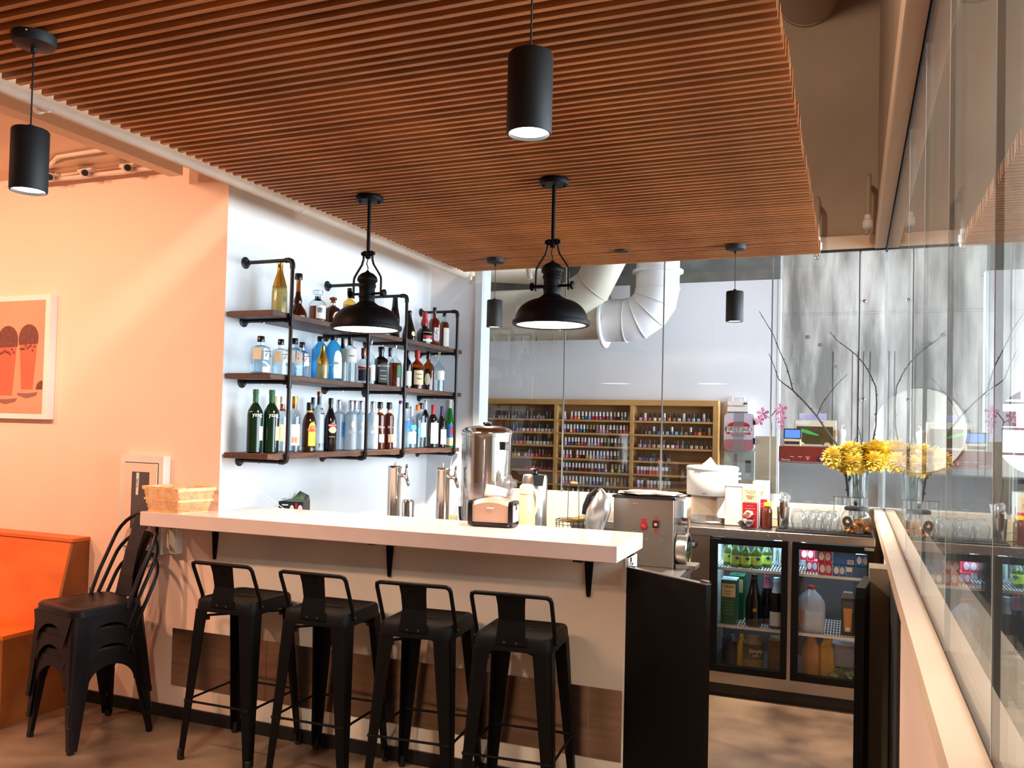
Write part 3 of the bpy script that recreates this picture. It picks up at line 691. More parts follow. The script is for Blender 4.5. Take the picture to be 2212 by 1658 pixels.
def bottle(px, top, wpx, shelf, prof, gl, cap, label, X=-2.78, level=None, lq=None, labels=(), neck=None, capk=None, cat='bottle', grp=None, txt=None, az=LAZ, base_z=None, name='liquor_bottle'):
    zb = SH[shelf] if base_z is None else base_z
    p = at(px, top, x=X); h = p.z-zb; dist = (p.y*math.cos(YAW)-X*math.sin(YAW)); r = wpx*dist/F/2
    off = Vector((X, p.y))
    pr = PROF[prof]; sh = SHAPE.get(prof, 'o'); ck = pr[-1][1] if capk is None else capk
    t = thing(name, label, cat, (X, p.y, zb+.0005), az, grp)
    n = 24 if sh != 'o' else 20
    rr = r*.92 if sh == 's' else r
    MB().lathe([(0, .002)]+[(a*rr, z*h+.001) for a, z in pr]+[(pr[-1][0]*rr, ck*h)], n, shape=sh, cap=False).build('glass', GL[gl](), t)
    if lq:
        z1 = level; body = [(a*rr*.93, z*h) for a, z in pr if z < z1]+[(rad_at(pr, z1)*rr*.93, z1*h), (0, z1*h)]
        body[0] = (body[0][0], .006); MB().lathe([(0, .006)]+body, n, shape=sh, cap=False).build('liquid', liq[lq], t)
    if neck:      # foil or sleeve over the neck: (material, from, to)
        nm, a, b = neck; MB().lathe([(rad_at(pr, a)*r*1.05, a*h)]+[(q*r*1.05, z*h) for q, z in pr if a < z < b]+[(rad_at(pr, b)*r*1.06, b*h)], 16, cap=False).build('neck_sleeve', M[nm], t)
    cm, cr = cap; c0 = min(ck, pr[-1][1])-.035
    if cr == 'ball': MB().lathe([(pr[-1][0]*r*1.05, c0*h), (pr[-1][0]*r*1.2, (c0+.02)*h)]+[(max(.0, pr[-1][0]*r*1.9*math.sin(R(a))), (.93-.065*math.cos(R(a)))*h) for a in range(30, 181, 25)], 14).build('cap', M[cm], t)
    elif cr == 'stopper': MB().lathe([(pr[-1][0]*r*.9, (c0)*h), (pr[-1][0]*r*.9, (c0+.05)*h), (pr[-1][0]*r*1.8, (c0+.06)*h), (pr[-1][0]*r*1.9, .985*h), (pr[-1][0]*r*1.7, h), (0, h)], 16).build('cap', M[cm] if cm != 'glass' else GL['clear'](), t)
    else:
        rc = pr[-1][0]*r*cr
        MB().lathe([(rc, c0*h), (rc*1.02, (c0+.01)*h), (rc, .985*h), (rc*.9, h), (0, h)], 16).build('cap', M[cm], t)
    for (mat, a, b, wid, *ex) in labels:    # label panels bent round the body: material, from, to, half-angle
        lb = MB(); m = 8; rings = []; rad = 1.02
        def rp(th, k):
            q = rad_at(pr, k)*rr
            if sh == 's': c, d = abs(math.cos(th)), abs(math.sin(th)); q *= .92/((c**5+d**5)**.2)
            if sh == 'h': kk = math.pi/3; aa = (th % kk)-kk/2; q *= 1.05*math.cos(kk/2)/math.cos(aa)
            return q*rad
        mid = ex[1] if len(ex) > 1 else 0
        for i in range(m+1):
            u = -1+2*i/m; th = R(mid)+R(wid)*u
            aa, bb = a, b
            if ex and ex[0] == 'oval': s_ = math.sqrt(max(0, 1-u*u*.98)); cc = (a+b)/2; hh2 = (b-a)/2; aa, bb = cc-hh2*s_, cc+hh2*s_
            if ex and ex[0] == 'arch': bb = a+(b-a)*(.72+.28*math.sqrt(max(0, 1-u*u)))
            rings.append([(rp(th, aa)*math.cos(th), rp(th, aa)*math.sin(th), aa*h), (rp(th, bb)*math.cos(th), rp(th, bb)*math.sin(th), bb*h),
                          ((rp(th, bb)+.0006)*math.cos(th), (rp(th, bb)+.0006)*math.sin(th), bb*h), ((rp(th, aa)+.0006)*math.cos(th), (rp(th, aa)+.0006)*math.sin(th), aa*h)])
        lb.loft(rings, 0, True); lb.build('label', M[mat], t)
    if txt:
        for body, size, mat, k in txt:
            me = text_mesh(body, size, M[mat]); q = rad_at(pr, k)*rr*1.05+.0022
            mobj('lettering', me, t, (q, 0, k*h), (math.pi/2, 0, math.pi/2))
    return t
B = bottle
gT, gMd, gB = 'bottles on the top shelf', 'bottles on the middle shelf', 'bottles on the bottom shelf'
# top shelf
B(606, 565, 33, 0, 'champ', 'goldfade', ('gold', 1.05), 'tall gold sparkling wine bottle, leftmost on the top shelf', neck=('gold', .52, .97), labels=[('blackgloss', .24, .36, 14, 'oval', 30)], X=-2.80, grp=gT)
B(645.5, 591, 40, 0, 'bell', 'amber', ('blackgloss', 1.9), 'bell-shaped amber decanter with long neck beside the first pipe, top shelf', lq='darkamber', level=.60, labels=[], X=-2.79, grp=gT)
B(687, 627, 37, 0, 'decanter', 'clear', ('glass', 'stopper'), 'faceted clear whisky bottle with glass stopper and white label, top shelf', lq='amber', level=.50, neck=('blackgloss', .70, .80), labels=[('paper', .12, .52, 38, 'rect', 12)], txt=[('響', .03, 'ink', .36)], X=-2.79, grp=gT)
B(720, 641, 33, 0, 'squat', 'brown', ('copper', 'ball'), 'squat dark brown bottle with copper ball cap and oval label, top shelf', neck=('silver', .70, .8), labels=[('cream', .10, .48, 34, 'oval', 18)], X=-2.79, grp=gT)
B(755.5, 622.5, 29, 0, 'square', 'yellow', ('blackgloss', 1.05), 'square pale gold tequila bottle with black cap partly behind the left dome lamp', lq='yellow', level=.6, labels=[], X=-2.82, grp=gT)
B(854, 641, 22, 0, 'slim', 'dark', ('blackgloss', 1.0), 'slim dark bottle right behind the left dome lamp, top shelf', X=-2.84, grp=gT)
B(884.6, 671, 31, 0, 'cone', 'dark', ('blackgloss', 1.1), 'black cone-shouldered cognac bottle with small round label, top shelf', labels=[('cream', .18, .34, 20, 'oval', 20)], neck=('blackgloss', .72, .9), X=-2.79, grp=gT)
B(918, 674, 36, 0, 'onion', 'dark', ('red', 1.15), 'round-bellied dark liqueur bottle with red neck and pink label, top shelf', neck=('red', .60, .92), labels=[('paper', .10, .38, 40, 'rect', 8), ('red', .20, .28, 40.5, 'rect', 8)], X=-2.78, grp=gT)
B(939, 664, 24, 0, 'square', 'red', ('blackgloss', 1.05), 'square red-brown bottle with white script beside the red-necked one, top shelf', lq='darkamber', level=.62, txt=[('C', .05, 'paper', .42)], X=-2.80, grp=gT)
B(960.6, 673, 21, 0, 'spirit', 'clear', ('blackgloss', 1.05), 'amber whisky bottle with pale label, last on the top shelf', lq='amber', level=.72, labels=[('paper', .08, .56, 42, 'rect', 10)], X=-2.79, grp=gT)
# middle shelf
def roku(px, top, w, X, lb, side):
    t = B(px, top, w, 1, 'hexy', 'clear', ('blackgloss', 1.25), lb, lq='clear', level=.6, labels=[('cream' if side else 'paper', .36, .66, 24, 'rect', -34), ('paper', .36, .66, 22, 'rect', 26)], X=X, grp=gMd)
    z = .52*(at(px, top, x=X).z-SH[1]); r = w*.0013
    mobj('lettering', text_mesh('六', .045, M['ink']), t, (r*1.10*math.cos(R(26)), r*1.10*math.sin(R(26)), z), (math.pi/2, 0, R(116)))
roku(564, 726, 41, -2.76, 'hexagonal clear gin bottle with black cap, leftmost on the middle shelf', 1)
roku(607, 732.6, 35, -2.82, 'second hexagonal clear gin bottle, middle shelf, left of the first pipe', 1)
roku(637, 730.5, 36, -2.78, 'hexagonal clear gin bottle directly behind the first pipe, middle shelf', 0)
roku(653, 739, 31, -2.74, 'small hexagonal clear gin bottle just right of the first pipe, middle shelf', 0)
B(693, 726.6, 40, 1, 'bombay', 'blue', ('blackgloss', 1.1), 'left one of the two blue gin bottles, plain side showing', X=-2.83, grp=gMd)
B(698, 746, 25, 1, 'champ', 'goldfade', ('gold', 1.05), 'small gold sparkling wine bottle in front of the blue gin bottles', neck=('gold', .45, .98), X=-2.73, grp=gMd)
B(721, 723.6, 42, 1, 'bombay', 'blue', ('blackgloss', 1.1), 'right one of the two blue gin bottles, tall white label showing', labels=[('paper', .06, .66, 26, 'arch', 14)], txt=[('GIN', .018, 'ink', .38)], X=-2.80, grp=gMd)
B(741, 728, 22, 1, 'champ', 'goldfade', ('blackgloss', 1.1), 'gold bottle with dark neck behind the blue gin bottle', neck=('blackgloss', .75, .98), X=-2.86, grp=gMd)
B(757, 722.7, 28, 1, 'shoulder', 'clear', ('blackgloss', 1.05), 'clear bottle with wide white upper label and black neck, middle shelf', lq='clear', level=.5, neck=('blackgloss', .78, .93), labels=[('paper', .42, .70, 80)], txt=[('NAKED', .011, 'ink', .55)], X=-2.79, grp=gMd)
B(786, 751.6, 31, 1, 'squat', 'clear', ('copper', 1.3), 'squat ink-patterned bottle with a red band and wooden cap, middle shelf', lq='clear', level=.4, neck=('blackgloss', .70, .80), labels=[('ink', .08, .40, 60), ('red', .41, .47, 62), ('paper', .47, .50, 62)], X=-2.77, grp=gMd)
B(803, 732.6, 19, 1, 'long', 'clear', ('silver', 1.1), 'tall thin-necked clear bottle behind the second pipe, middle shelf', lq='clear', level=.5, labels=[('paper', .10, .44, 50)], X=-2.80, grp=gMd)
B(824, 749, 32, 1, 'square', 'dark', ('blackgloss', 1.25), 'square black-labelled whiskey bottle, middle shelf', lq='darkamber', level=.6, neck=('blackgloss', .72, .92), labels=[('ink', .08, .55, 38)], txt=[("JACK DANIEL'S", .0125, 'paper', .50), ('Old No. 7', .011, 'paper', .38), ('TENNESSEE', .009, 'paper', .25), ('WHISKEY', .011, 'paper', .17)], X=-2.78, grp=gMd)
B(843, 751, 19, 1, 'spirit', 'clear', ('blackgloss', 1.15), 'clear bottle with tall black cap behind the square whiskey bottle', neck=('blackgloss', .78, .92), X=-2.87, grp=gMd)
B(854.5, 743, 29, 1, 'long', 'clear', ('silver', 1.05), 'long-necked amber whiskey bottle with green-grey label, middle shelf', lq='amber', level=.56, labels=[('green', .22, .50, 34, 'rect', 30)], X=-2.78, grp=gMd)
B(881, 757, 19, 1, 'spirit', 'dark', ('blackgloss', 1.05), 'dark bottle with white label just right of the third pipe, middle shelf', labels=[('paper', .08, .46, 50)], X=-2.80, grp=gMd)
B(902, 756, 28, 1, 'decanter', 'amber', ('red', 1.35), 'amber bourbon bottle with dripping red wax cap and cream label', lq='darkamber', level=.55, neck=('red', .66, .84), labels=[('cream', .12, .48, 50)], txt=[("Maker's", .014, 'ink', .38), ('Mark', .016, 'ink', .27)], X=-2.77, grp=gMd)
B(926, 759, 27, 1, 'decanter', 'amber', ('blackgloss', 1.2), 'amber bourbon bottle with black cap beside the red wax one', lq='darkamber', level=.55, labels=[('cream', .14, .44, 24, 'oval', -30)], X=-2.79, grp=gMd)
B(949, 756, 24, 1, 'long', 'clear', ('yellow', 1.15), 'clear rum bottle with white label, last on the middle shelf', lq='clear', level=.5, labels=[('paper', .28, .50, 60)], X=-2.78, grp=gMd)
# bottom shelf
for px, top, w, X, s in ((553, 840.6, 33, -2.81, 'leftmost big dark green vermouth bottle on the bottom shelf'), (588, 842, 34, -2.77, 'second big dark green vermouth bottle from the left, bottom shelf')):
    B(px, top, w, 2, 'wine', 'green', ('green', 1.15), s, neck=('green', .80, .97), labels=[('cream', .20, .42, 22, 'rect', 40)], txt=[('yzag', .028, 'paper', .60)], X=X, grp=gB)
B(596, 855, 20, 2, 'spirit', 'clear', ('cream', 1.1), 'bottle with pale pink neck behind the second green bottle', neck=('cream', .76, .9), X=-2.88, grp=gB)
B(611, 856, 25, 2, 'spirit', 'clear', ('paper', 1.1), 'clear bottle with copper-coloured neck foil left of the first pipe, bottom shelf', lq='clear', level=.6, neck=('copper', .74, .90), labels=[('cream', .2, .5, 40, 'rect', -20)], X=-2.80, grp=gB)
B(637, 856, 26, 2, 'spirit', 'clear', ('gold', 1.15), 'clear bottle with pink and orange flower label right of the first pipe', lq='clear', level=.6, neck=('copper', .78, .90), labels=[('paper', .12, .50, 46, 'rect', 6), ('orange', .17, .27, 42, 'rect', 6)], X=-2.78, grp=gB)
B(676.5, 858, 20, 2, 'spirit', 'dark', ('blackgloss', 1.15), 'dark-capped bottle behind the coffee liqueur', X=-2.88, grp=gB)
B(669.5, 869, 30, 2, 'kahlua', 'brown', ('blackgloss', 1.1), 'dark brown coffee liqueur bottle with arched yellow label', neck=('yellow', .80, .845), labels=[('yellow', .12, .60, 34, 'arch', 12), ('orange', .40, .54, 26, 'arch', 12)], txt=[('Kahlúa', .017, 'red', .44)], X=-2.77, grp=gB)
t_ = B(690, 845.5, 25, 2, 'wine', 'frost', ('copper', 1.2), 'tall frosted bottle with black neck band and green base', neck=('blackgloss', .78, .92), labels=[('green', .01, .13, 178), ('ink', .62, .72, 24, 'rect', 30)], X=-2.80, grp=gB)
B(715, 859.6, 28, 2, 'bailey', 'dark', ('blackgloss', 1.15), 'black Irish cream bottle with red ribbon and pale oval label', labels=[('cream', .34, .46, 38, 'oval', 8), ('red', .455, .52, 42, 'arch', 8)], txt=[('BAILEYS', .0125, 'paper', .485), ('ORIGINAL', .008, 'cream', .27)], X=-2.77, grp=gB)
for i, (px, X, s, tx) in enumerate(((733, -2.86, 'frosted vodka bottle with silver cap just right of the Irish cream', 0), (759, -2.79, 'frosted vodka bottle with grape mark, first in front of the blue stripe', 1), (768, -2.88, 'frosted vodka bottle in the back row, third silver cap from the left', 0),
                                ('781', -2.80, 'frosted vodka bottle with grape mark, left of the second pipe', 1), ('806', -2.79, 'frosted vodka bottle with grape mark, right of the second pipe', 1))):
    px = float(px)
    B(px, 863.4+(px-733)*.045, 26, 2, 'shoulder', 'frost', ('silver', 1.3), s, capk=.86, neck=('silver', .82, .9), labels=([('paper', .44, .60, 20, 'oval', 6)] if tx else [('blue', .26, .56, 18, 'rect', 30)]), txt=([('Cîroc', .022, 'paper', .36)] if tx else None), X=X, grp=gB)
for px, top, s, lm in ((821.5, 867.8, 'left one of two amber brandy bottles with black caps, pink label', 'paper'), (841, 868.8, 'right one of two amber brandy bottles with black caps, cream label', 'cream')):
    B(px, top, 22, 2, 'shoulder', 'amber', ('blackgloss', 1.5), s, lq='amber', level=.74, neck=('paper', .78, .83), labels=[(lm, .15, .32, 34, 'rect', 10)], txt=[('Cîroc', .018, 'paper', .47)], X=-2.77, grp=gB)
B(865.5, 865, 14, 2, 'slim', 'frost', ('lilac', 1.1), 'slim frosted bottle with purple ball cap left of the third pipe', X=-2.78, grp=gB)
B(879.5, 869, 18, 2, 'spirit', 'clear', ('blackgloss', 1.15), 'clear bottle with black cap right behind the third pipe, bottom shelf', labels=[('blue', .35, .6, 40)], X=-2.84, grp=gB)
B(889, 878, 25, 2, 'squat', 'clear', ('silver', 1.3), 'broad clear bottle with blue print right of the third pipe', lq='clear', level=.45, labels=[('blue', .46, .56, 44), ('paper', .12, .40, 38)], X=-2.76, grp=gB)
B(903, 874, 19, 2, 'spirit', 'clear', ('orange', 1.35), 'clear bottle with orange stopper and blue medallion label', lq='clear', level=.5, labels=[('blue', .22, .54, 26, 'oval', 10)], X=-2.80, grp=gB)
B(910, 870, 22, 2, 'shoulder', 'clear', ('blackgloss', 1.3), 'clear bottle with tall black cap and white label beside the orange stopper', lq='clear', level=.5, labels=[('paper', .24, .56, 40, 'rect', 20)], X=-2.83, grp=gB)
B(919.5, 864, 17, 2, 'wine', 'dark', ('silver', 1.15), 'dark wine bottle with white capsule, behind the red-capped one', neck=('silver', .8, .97), X=-2.90, grp=gB)
B(936, 874, 24, 2, 'wine', 'dark', ('red', 1.1), 'dark red wine bottle with red capsule and large white label', neck=('red', .78, .97), labels=[('paper', .10, .58, 48, 'rect', 6)], X=-2.77, grp=gB)
B(955, 877, 21, 2, 'champ', 'dark', ('lilac', 1.1), 'dark wine bottle with slanted white label, bottom shelf', neck=('lilac', .76, .97), labels=[('paper', .08, .44, 44, 'rect', 12)], X=-2.77, grp=gB)
B(948, 863, 13, 2, 'wine', 'dark', ('silver', 1.15), 'dark bottle with white capsule behind the slanted-label wine', neck=('silver', .8, .97), X=-2.90, grp=gB)
B(972.5, 863, 20, 2, 'champ', 'brightgreen', ('paper', 1.15), 'bright green bottle with white capsule and red dot label, last on the bottom shelf', neck=('paper', .82, .97), labels=[('cream', .04, .20, 60), ('blue', .20, .48, 60), ('red', .24, .44, 26, 'oval', 10)], X=-2.78, grp=gB)
# ------------------------------------------------------------------ back-bar cooler
YK = 5.05
t = thing('back_bar_cooler', 'stainless back-bar cooler with two black-framed glass doors', 'fridge', (0, YK, 0))
def dbox(name, x0, x1, y0, y1, z0, z1, m, par=None, b=0): 
    q = MB(); (q.bbox(x0, x1, y0, y1, z0, z1, b) if b else q.box(x0, x1, y0, y1, z0, z1)); return q.build(name, M[m] if isinstance(m, str) else m, par or t)
dbox('worktop', -1.62, .125, -.012, .60, .922, .968, 'steel', b=.004)
for x in (-.435, -.375, -1.0): MB().lathe([(.007, 0), (.007, .003), (.004, .004)], 10, T=TR(x, -.012, .944) @ RX(R(90))).build('rivet', M['chrome'], t)
dbox('side_panel', -1.615, -.762, .0, .59, .145, .92, 'steel_dark')
dbox('side_wall', .112, .122, .03, .59, .08, .92, 'steel_dark'); dbox('side_wall', -.762, -.756, .03, .59, .08, .92, 'white_metal')
M['liner'] = P('grey_cooler_liner', col(84, 82, 80), .5, noise=.06); dbox('back_wall', -.756, .112, .575, .59, .08, .92, 'liner'); dbox('inner_floor', -.756, .112, .03, .58, .135, .15, 'liner')
dbox('divider', -.323, -.311, .03, .57, .15, .90, 'liner')
dbox('mullion', -.3265, -.308, .002, .03, .078, .92, 'steel')
dbox('bottom_rail', -.762, .125, .0, .03, .078, .142, 'steel'); dbox('toe_kick', -1.61, .12, .03, .5, 0, .078, 'baseb')
dbox('grille_logo', -.93, -.86, -.003, 0, 0, .001, 'ink')
lg = MB().prism([(.052*math.cos(R(a)), .028*math.sin(R(a))) for a in range(0, 360, 15)], -.004, 0).build('badge', M['ink'], t, (-.885, 0, .865))
text('TRUE', .03, M['paper'], t, (-.885, -.0045, .865), shear=.3)
dbox('hinge', .07, .12, -.008, .0, .898, .915, 'chrome'); dbox('hinge', -.76, -.70, -.008, .0, .905, .912, 'chrome')
gdoor = G('cooler_door_glass', (.93, .95, .96, 1), .0, 1.45)
for x0, x1, gx0, gx1 in ((-.756, -.3285, -.718, -.362), (-.306, .122, -.268, .086)):
    d = MB(); d.box(x0, gx0, -.004, .03, .145, .915).box(gx1, x1, -.004, .03, .145, .915).box(gx0, gx1, -.004, .03, .145, .182).box(gx0, gx1, -.004, .03, .878, .915)
    d = d.build('door', M['gate_black'], t); MB().box(gx0, gx1, .012, .016, .182, .878).build('pane', gdoor, d)
# wire shelves
def wire(x0, x1, z):
    q = MB(); y0, y1 = .045, .50
    n = 26
    for i in range(n+1): xx = x0+(x1-x0)*i/n; q.box(xx-.0018, xx+.0018, y0, y1, z-.002, z+.002)
    for j in range(8): yy = y0+(y1-y0)*j/7; q.box(x0, x1, yy-.0022, yy+.0022, z-.006, z-.002)
    q.box(x0, x1, y0-.004, y0, z-.012, z+.004)
    return q.build('wire_shelf', M['white_metal'], t)
ZA, ZB = .735, .402
for z in (ZA, ZB): wire(-.75, -.33, z); wire(-.305, .106, z)
for x in (-.54, -.1):
    MB().box(x-.16, x+.16, .06, .075, .893, .899).build('led_strip', M['emit_led'], t)
    l = bpy.data.lights.new('cooler_light', 'AREA'); l.shape = 'RECTANGLE'; l.size = .34; l.size_y = .3; l.energy = 3.6; l.color = (.50, .78, 1)
    o = bpy.data.objects.new('cooler_light', l); COL.objects.link(o); o.location = (x, YK+.22, .885)
for x, s in ((-.60, 0), (-.52, 1)): 
    for k in range(3): MB().box(x+k*.03-.002, x+k*.03+.0, .574, .575, .2, .88)
YC0 = YK
def cont(name, label, cat, x, y, z, rz=0, grp=None): return thing(name, label, cat, (x, YC0+y, z+.003), rz, grp)
# five green-yellow bottles on the upper left wire shelf
def soda(i, x, y, lb):
    t = cont('juice_bottle', lb, 'bottle', x, y, ZA, 0, 'green soda bottles in the cooler')
    MB().lathe([(0, 0), (.029, 0), (.031, .006), (.031, .072), (.028, .09), (.016, .112), (.013, .128), (.013, .14)], 18, cap=False).build('glass', glass('limeade', (.30, .40, .12, 1), .5, col(84, 100, 40)), t)
    MB().lathe([(.0145, .128), (.0145, .143), (0, .145)], 12).build('cap', M['white'], t)
    MB().lathe([(.0318, .02), (.0318, .07), (.0316, .07), (.0316, .02)], 18, cap=False).build('label', P('lime_label', col(176, 184, 60), .5, noise=.1), t)
    MB().prism([(0, .012), (.014, 0), (0, -.012), (-.014, 0)], -.0345, -.032, T=TR(0, 0, .055) @ RZ(R(22))).build('label_diamond', P('navy_mark', col(30, 44, 92), .5, noise=.05), t)
for i, (x, y, s) in enumerate(((-.675, .16, 'green juice bottle, leftmost on the upper cooler shelf'), (-.627, .105, 'green juice bottle, second from left on the upper cooler shelf'), (-.568, .10, 'green juice bottle, third from left on the upper cooler shelf'), (-.51, .12, 'green juice bottle, fourth from left on the upper cooler shelf'), (-.46, .19, 'green juice bottle, rightmost on the upper left cooler shelf'))): soda(i, x, y, s)
for i, (x, y, s) in enumerate(((-.405, .30, 'left one of two silver cans in the left cooler'), (-.365, .24, 'right one of two silver cans in the left cooler'), (-.275, .36, 'tall silver can behind the red boxes in the right cooler'))):
    t = cont('drink_can', s, 'can', x, y, ZA, 0, 'silver cans in the cooler')
    MB().lathe([(0, 0), (.024, 0), (.028, .008), (.028, .135), (.023, .147), (0, .146)], 20).build('body', M['silver'], t)
    MB().box(-.006, .006, -.010, .004, .147, .149).build('pull_tab', M['chrome'], t)
# cartons and bottles on the middle shelf, left door
def carton(name, lb, x0, y0, z, w, d, h, body, lab, par_grp=None, loc=None, rz=0):
    t = thing(name, lb, 'carton', loc or (x0, YC0+y0, z+.003), rz, par_grp)
    MB().bbox(0, w, 0, d, 0, h, .003).build('body', body, t)
    MB().box(.006, w-.006, -.0012, 0, h*.62, h*.92).build('label', lab, t)
    MB().box(0.002, w-.002, -.001, 0, .004, h*.60).build('label', body if body != M['paper'] else M['red'], t)
    MB().box(w*.3, w*.7, d*.2, d*.3, h, h+.0015).build('tab', M['ink'], t)
    return t
ca = carton('tea_carton', 'green and cream tea carton in front on the left middle cooler shelf', -.705, .07, ZB, .09, .12, .255, M['green'], M['cream'], 'green cartons in the cooler')
MB().box(0, .09, 0, .12, .255, .258).build('top', P('carton_top', col(190, 214, 220), .6, noise=.05), ca)
text('TAZO', .024, M['ink'], ca, (.045, -.002, .218)); text('ORGANIC', .011, M['ink'], ca, (.045, -.002, .19)); text('ZEN', .012, M['ink'], ca, (.045, -.002, .175))
for k in range(5): MB().box(.015, .075, -.0025, -.0012, .06+k*.018, .062+k*.018).build('label', P('pale_green_rule', col(110, 170, 130), .6, noise=.02), ca)
ca2 = carton('tea_carton', 'second green carton standing behind the front one in the cooler', -.68, .22, ZB, .09, .12, .262, M['green'], M['cream'], 'green cartons in the cooler')
def cbottle(lb, x, y, prof, r, h, gl, foil, labs, z=ZB):
    t = cont('sparkling_bottle', lb, 'bottle', x, y, z, LAZ-R(40), 'dark bottles in the left cooler')
    pr = PROF[prof]
    MB().lathe([(0, 0)]+[(a*r, b*h) for a, b in pr], 22, cap=False).build('glass', GL[gl](), t)
    MB().lathe([(rad_at(pr, .70)*r*1.06, .70*h), (rad_at(pr, .8)*r*1.1, .8*h), (r*.40, .90*h), (r*.46, .915*h), (r*.42, .93*h), (r*.44, .99*h), (r*.36, h), (0, h)], 16).build('foil_cap', M[foil] if isinstance(foil, str) else foil, t)
    for m, a, b, w in labs:
        rings = []
        for i in range(9):
            th = R(w)*(-1+i/4); rr = r*1.02
            rings.append([(rr*math.cos(th), rr*math.sin(th), a*h), (rr*math.cos(th), rr*math.sin(th), b*h), ((rr+.0006)*math.cos(th), (rr+.0006)*math.sin(th), b*h), ((rr+.0006)*math.cos(th), (rr+.0006)*math.sin(th), a*h)])
        MB().loft(rings, 0, True).build('label', M[m], t)
pink = P('pink_foil', col(206, 110, 130), .35, metal=.3, noise=.15, nscale=40); wfoil = P('white_foil', col(196, 218, 240), .35, metal=.2, noise=.15, nscale=40)
cbottle('black sparkling bottle with small gold emblem in the left cooler', -.52, .10, 'champ', .046, .30, 'dark', 'blackgloss', [('gold', .30, .36, 12)])
cbottle('dark sparkling bottle with pink foil neck in the left cooler', -.455, .20, 'champ', .040, .30, 'dark', pink, [('ink', .15, .35, 30)])
cbottle('dark sparkling bottle with white foil and white label in the left cooler', -.395, .10, 'champ', .041, .29, 'dark', wfoil, [('paper', .06, .34, 60)])
# bottom of left door
t = cont('water_jug', 'dark blue plastic jug at the bottom left of the cooler', 'jug', -.66, .22, .15); MB().lathe([(0, 0), (.05, 0), (.055, .01), (.055, .13), (.03, .16), (.02, .17), (.02, .19), (0, .19)], 20).build('body', P('navy_plastic', col(46, 62, 92), .35, noise=.1), t); MB().tube([(.05, 0, .13), (.08, 0, .11), (.08, 0, .05), (.053, 0, .04)], .008, 8).build('handle', P('navy_plastic2', col(46, 62, 92), .35, noise=.1), t)
t = cont('juice_jar', 'round juice jar with pale printed logo at the bottom of the left cooler', 'jar', -.52, .12, .15); MB().lathe([(0, 0), (.05, 0), (.056, .012), (.058, .12), (.054, .15), (.036, .17), (.034, .185), (0, .186)], 24).build('body', P('cloudy_juice', col(150, 130, 84), .3, noise=.15), t); MB().lathe([(.0595, .062), (.0595, .15), (.059, .15), (.059, .062)], 24, cap=False).build('label', P('dim_label', col(74, 66, 52), .6, noise=.1), t); text('Simply', .030, M['paper'], t, (.02, -.061, .115), rz=R(15)); text('juice', .018, M['paper'], t, (.02, -.061, .09), rz=R(15))
t = cont('yellow_bottle', 'yellow squeeze bottle at the bottom of the left cooler', 'bottle', -.59, .15, .15); MB().lathe([(0, 0), (.026, 0), (.028, .01), (.027, .13), (.012, .16), (.008, .185), (0, .186)], 16).build('body', M['yellow'], t); MB().lathe([(.012, .158), (.012, .17), (0, .171)], 12).build('cap', M['yellow'], t)
t = cont('cardboard_box', 'small brown cardboard box at the bottom right of the left cooler', 'box', -.44, .14, .15); MB().bbox(0, .10, 0, .14, 0, .17, .003).build('body', P('kraft_board', col(150, 112, 76), .8, noise=.1), t); MB().box(.0, .10, .065, .075, .17, .171).build('tape', M['cream'], t)
# right door, upper shelf: red and blue boxed cans
def bx(lb, x, y, z, w, d, h, m, grp, discs=True, rz=0):
    t = thing('drink_box', lb, 'box', (x, YC0+y, z), rz, grp); MB().bbox(0, w, 0, d, 0, h, .002).build('body', M[m] if isinstance(m, str) else m, t)
    if discs:
        for k in (0, 1): MB().prism([(w*(.27+.46*k)+w*.19*math.cos(R(a)), h*.52+h*.33*math.sin(R(a))) for a in range(0, 360, 20)], -.0012, 0).build('print_dot', M['white'] if k == 0 else P('pale_dot', col(210, 214, 230), .5, noise=.1), t)
        MB().box(w*.49, w*.51, -.001, 0, 0, h).build('edge_line', M['paper'], t)
    return t
redp = P('red_carton', col(206, 34, 60), .45, noise=.08); blup = P('blue_carton', col(44, 108, 176), .5, noise=.12, nscale=8); blup2 = P('slate_blue_carton', col(70, 108, 150), .5, noise=.12, nscale=8)
gR, gU = 'red drink boxes in the right cooler', 'blue drink boxes in the right cooler'
bx('red box with white dots, front lower one of the stack', -.165, .05, ZA+.003, .072, .1, .068, redp, gR)
bx('red box with white dots, on top of the front lower one', -.172, .055, ZA+.072, .075, .1, .068, redp, gR)
bx('red box with white dots, set back on the left at shelf level', -.235, .14, ZA+.003, .064, .09, .062, redp, gR)
bx('red box with white dots, upper left at the back', -.268, .15, ZA+.066, .075, .09, .064, redp, gR)
bx('blue box with two pale shapes at the front of the shelf', -.090, .05, ZA+.003, .066, .1, .062, blup, gU)
b = bx('long pale blue carton with barcode, stacked above', -.090, .06, ZA+.066, .115, .12, .072, blup, gU, False); MB().box(.075, .108, -.0012, 0, .006, .030).build('barcode', M['paper'], b)
for k in range(5): MB().box(.080+k*.005, .082+k*.005, -.0018, -.0012, .009, .027).build('barcode', M['ink'], b)
b = bx('slate blue carton with barcode at the front right of the shelf', -.022, .045, ZA+.003, .115, .12, .060, blup2, gU, False); MB().box(.002, .032, -.0012, 0, .030, .055).build('barcode', M['paper'], b)
bx('blue box with two pale shapes, top right of the stack', .028, .05, ZA+.066, .066, .11, .066, blup, gU)
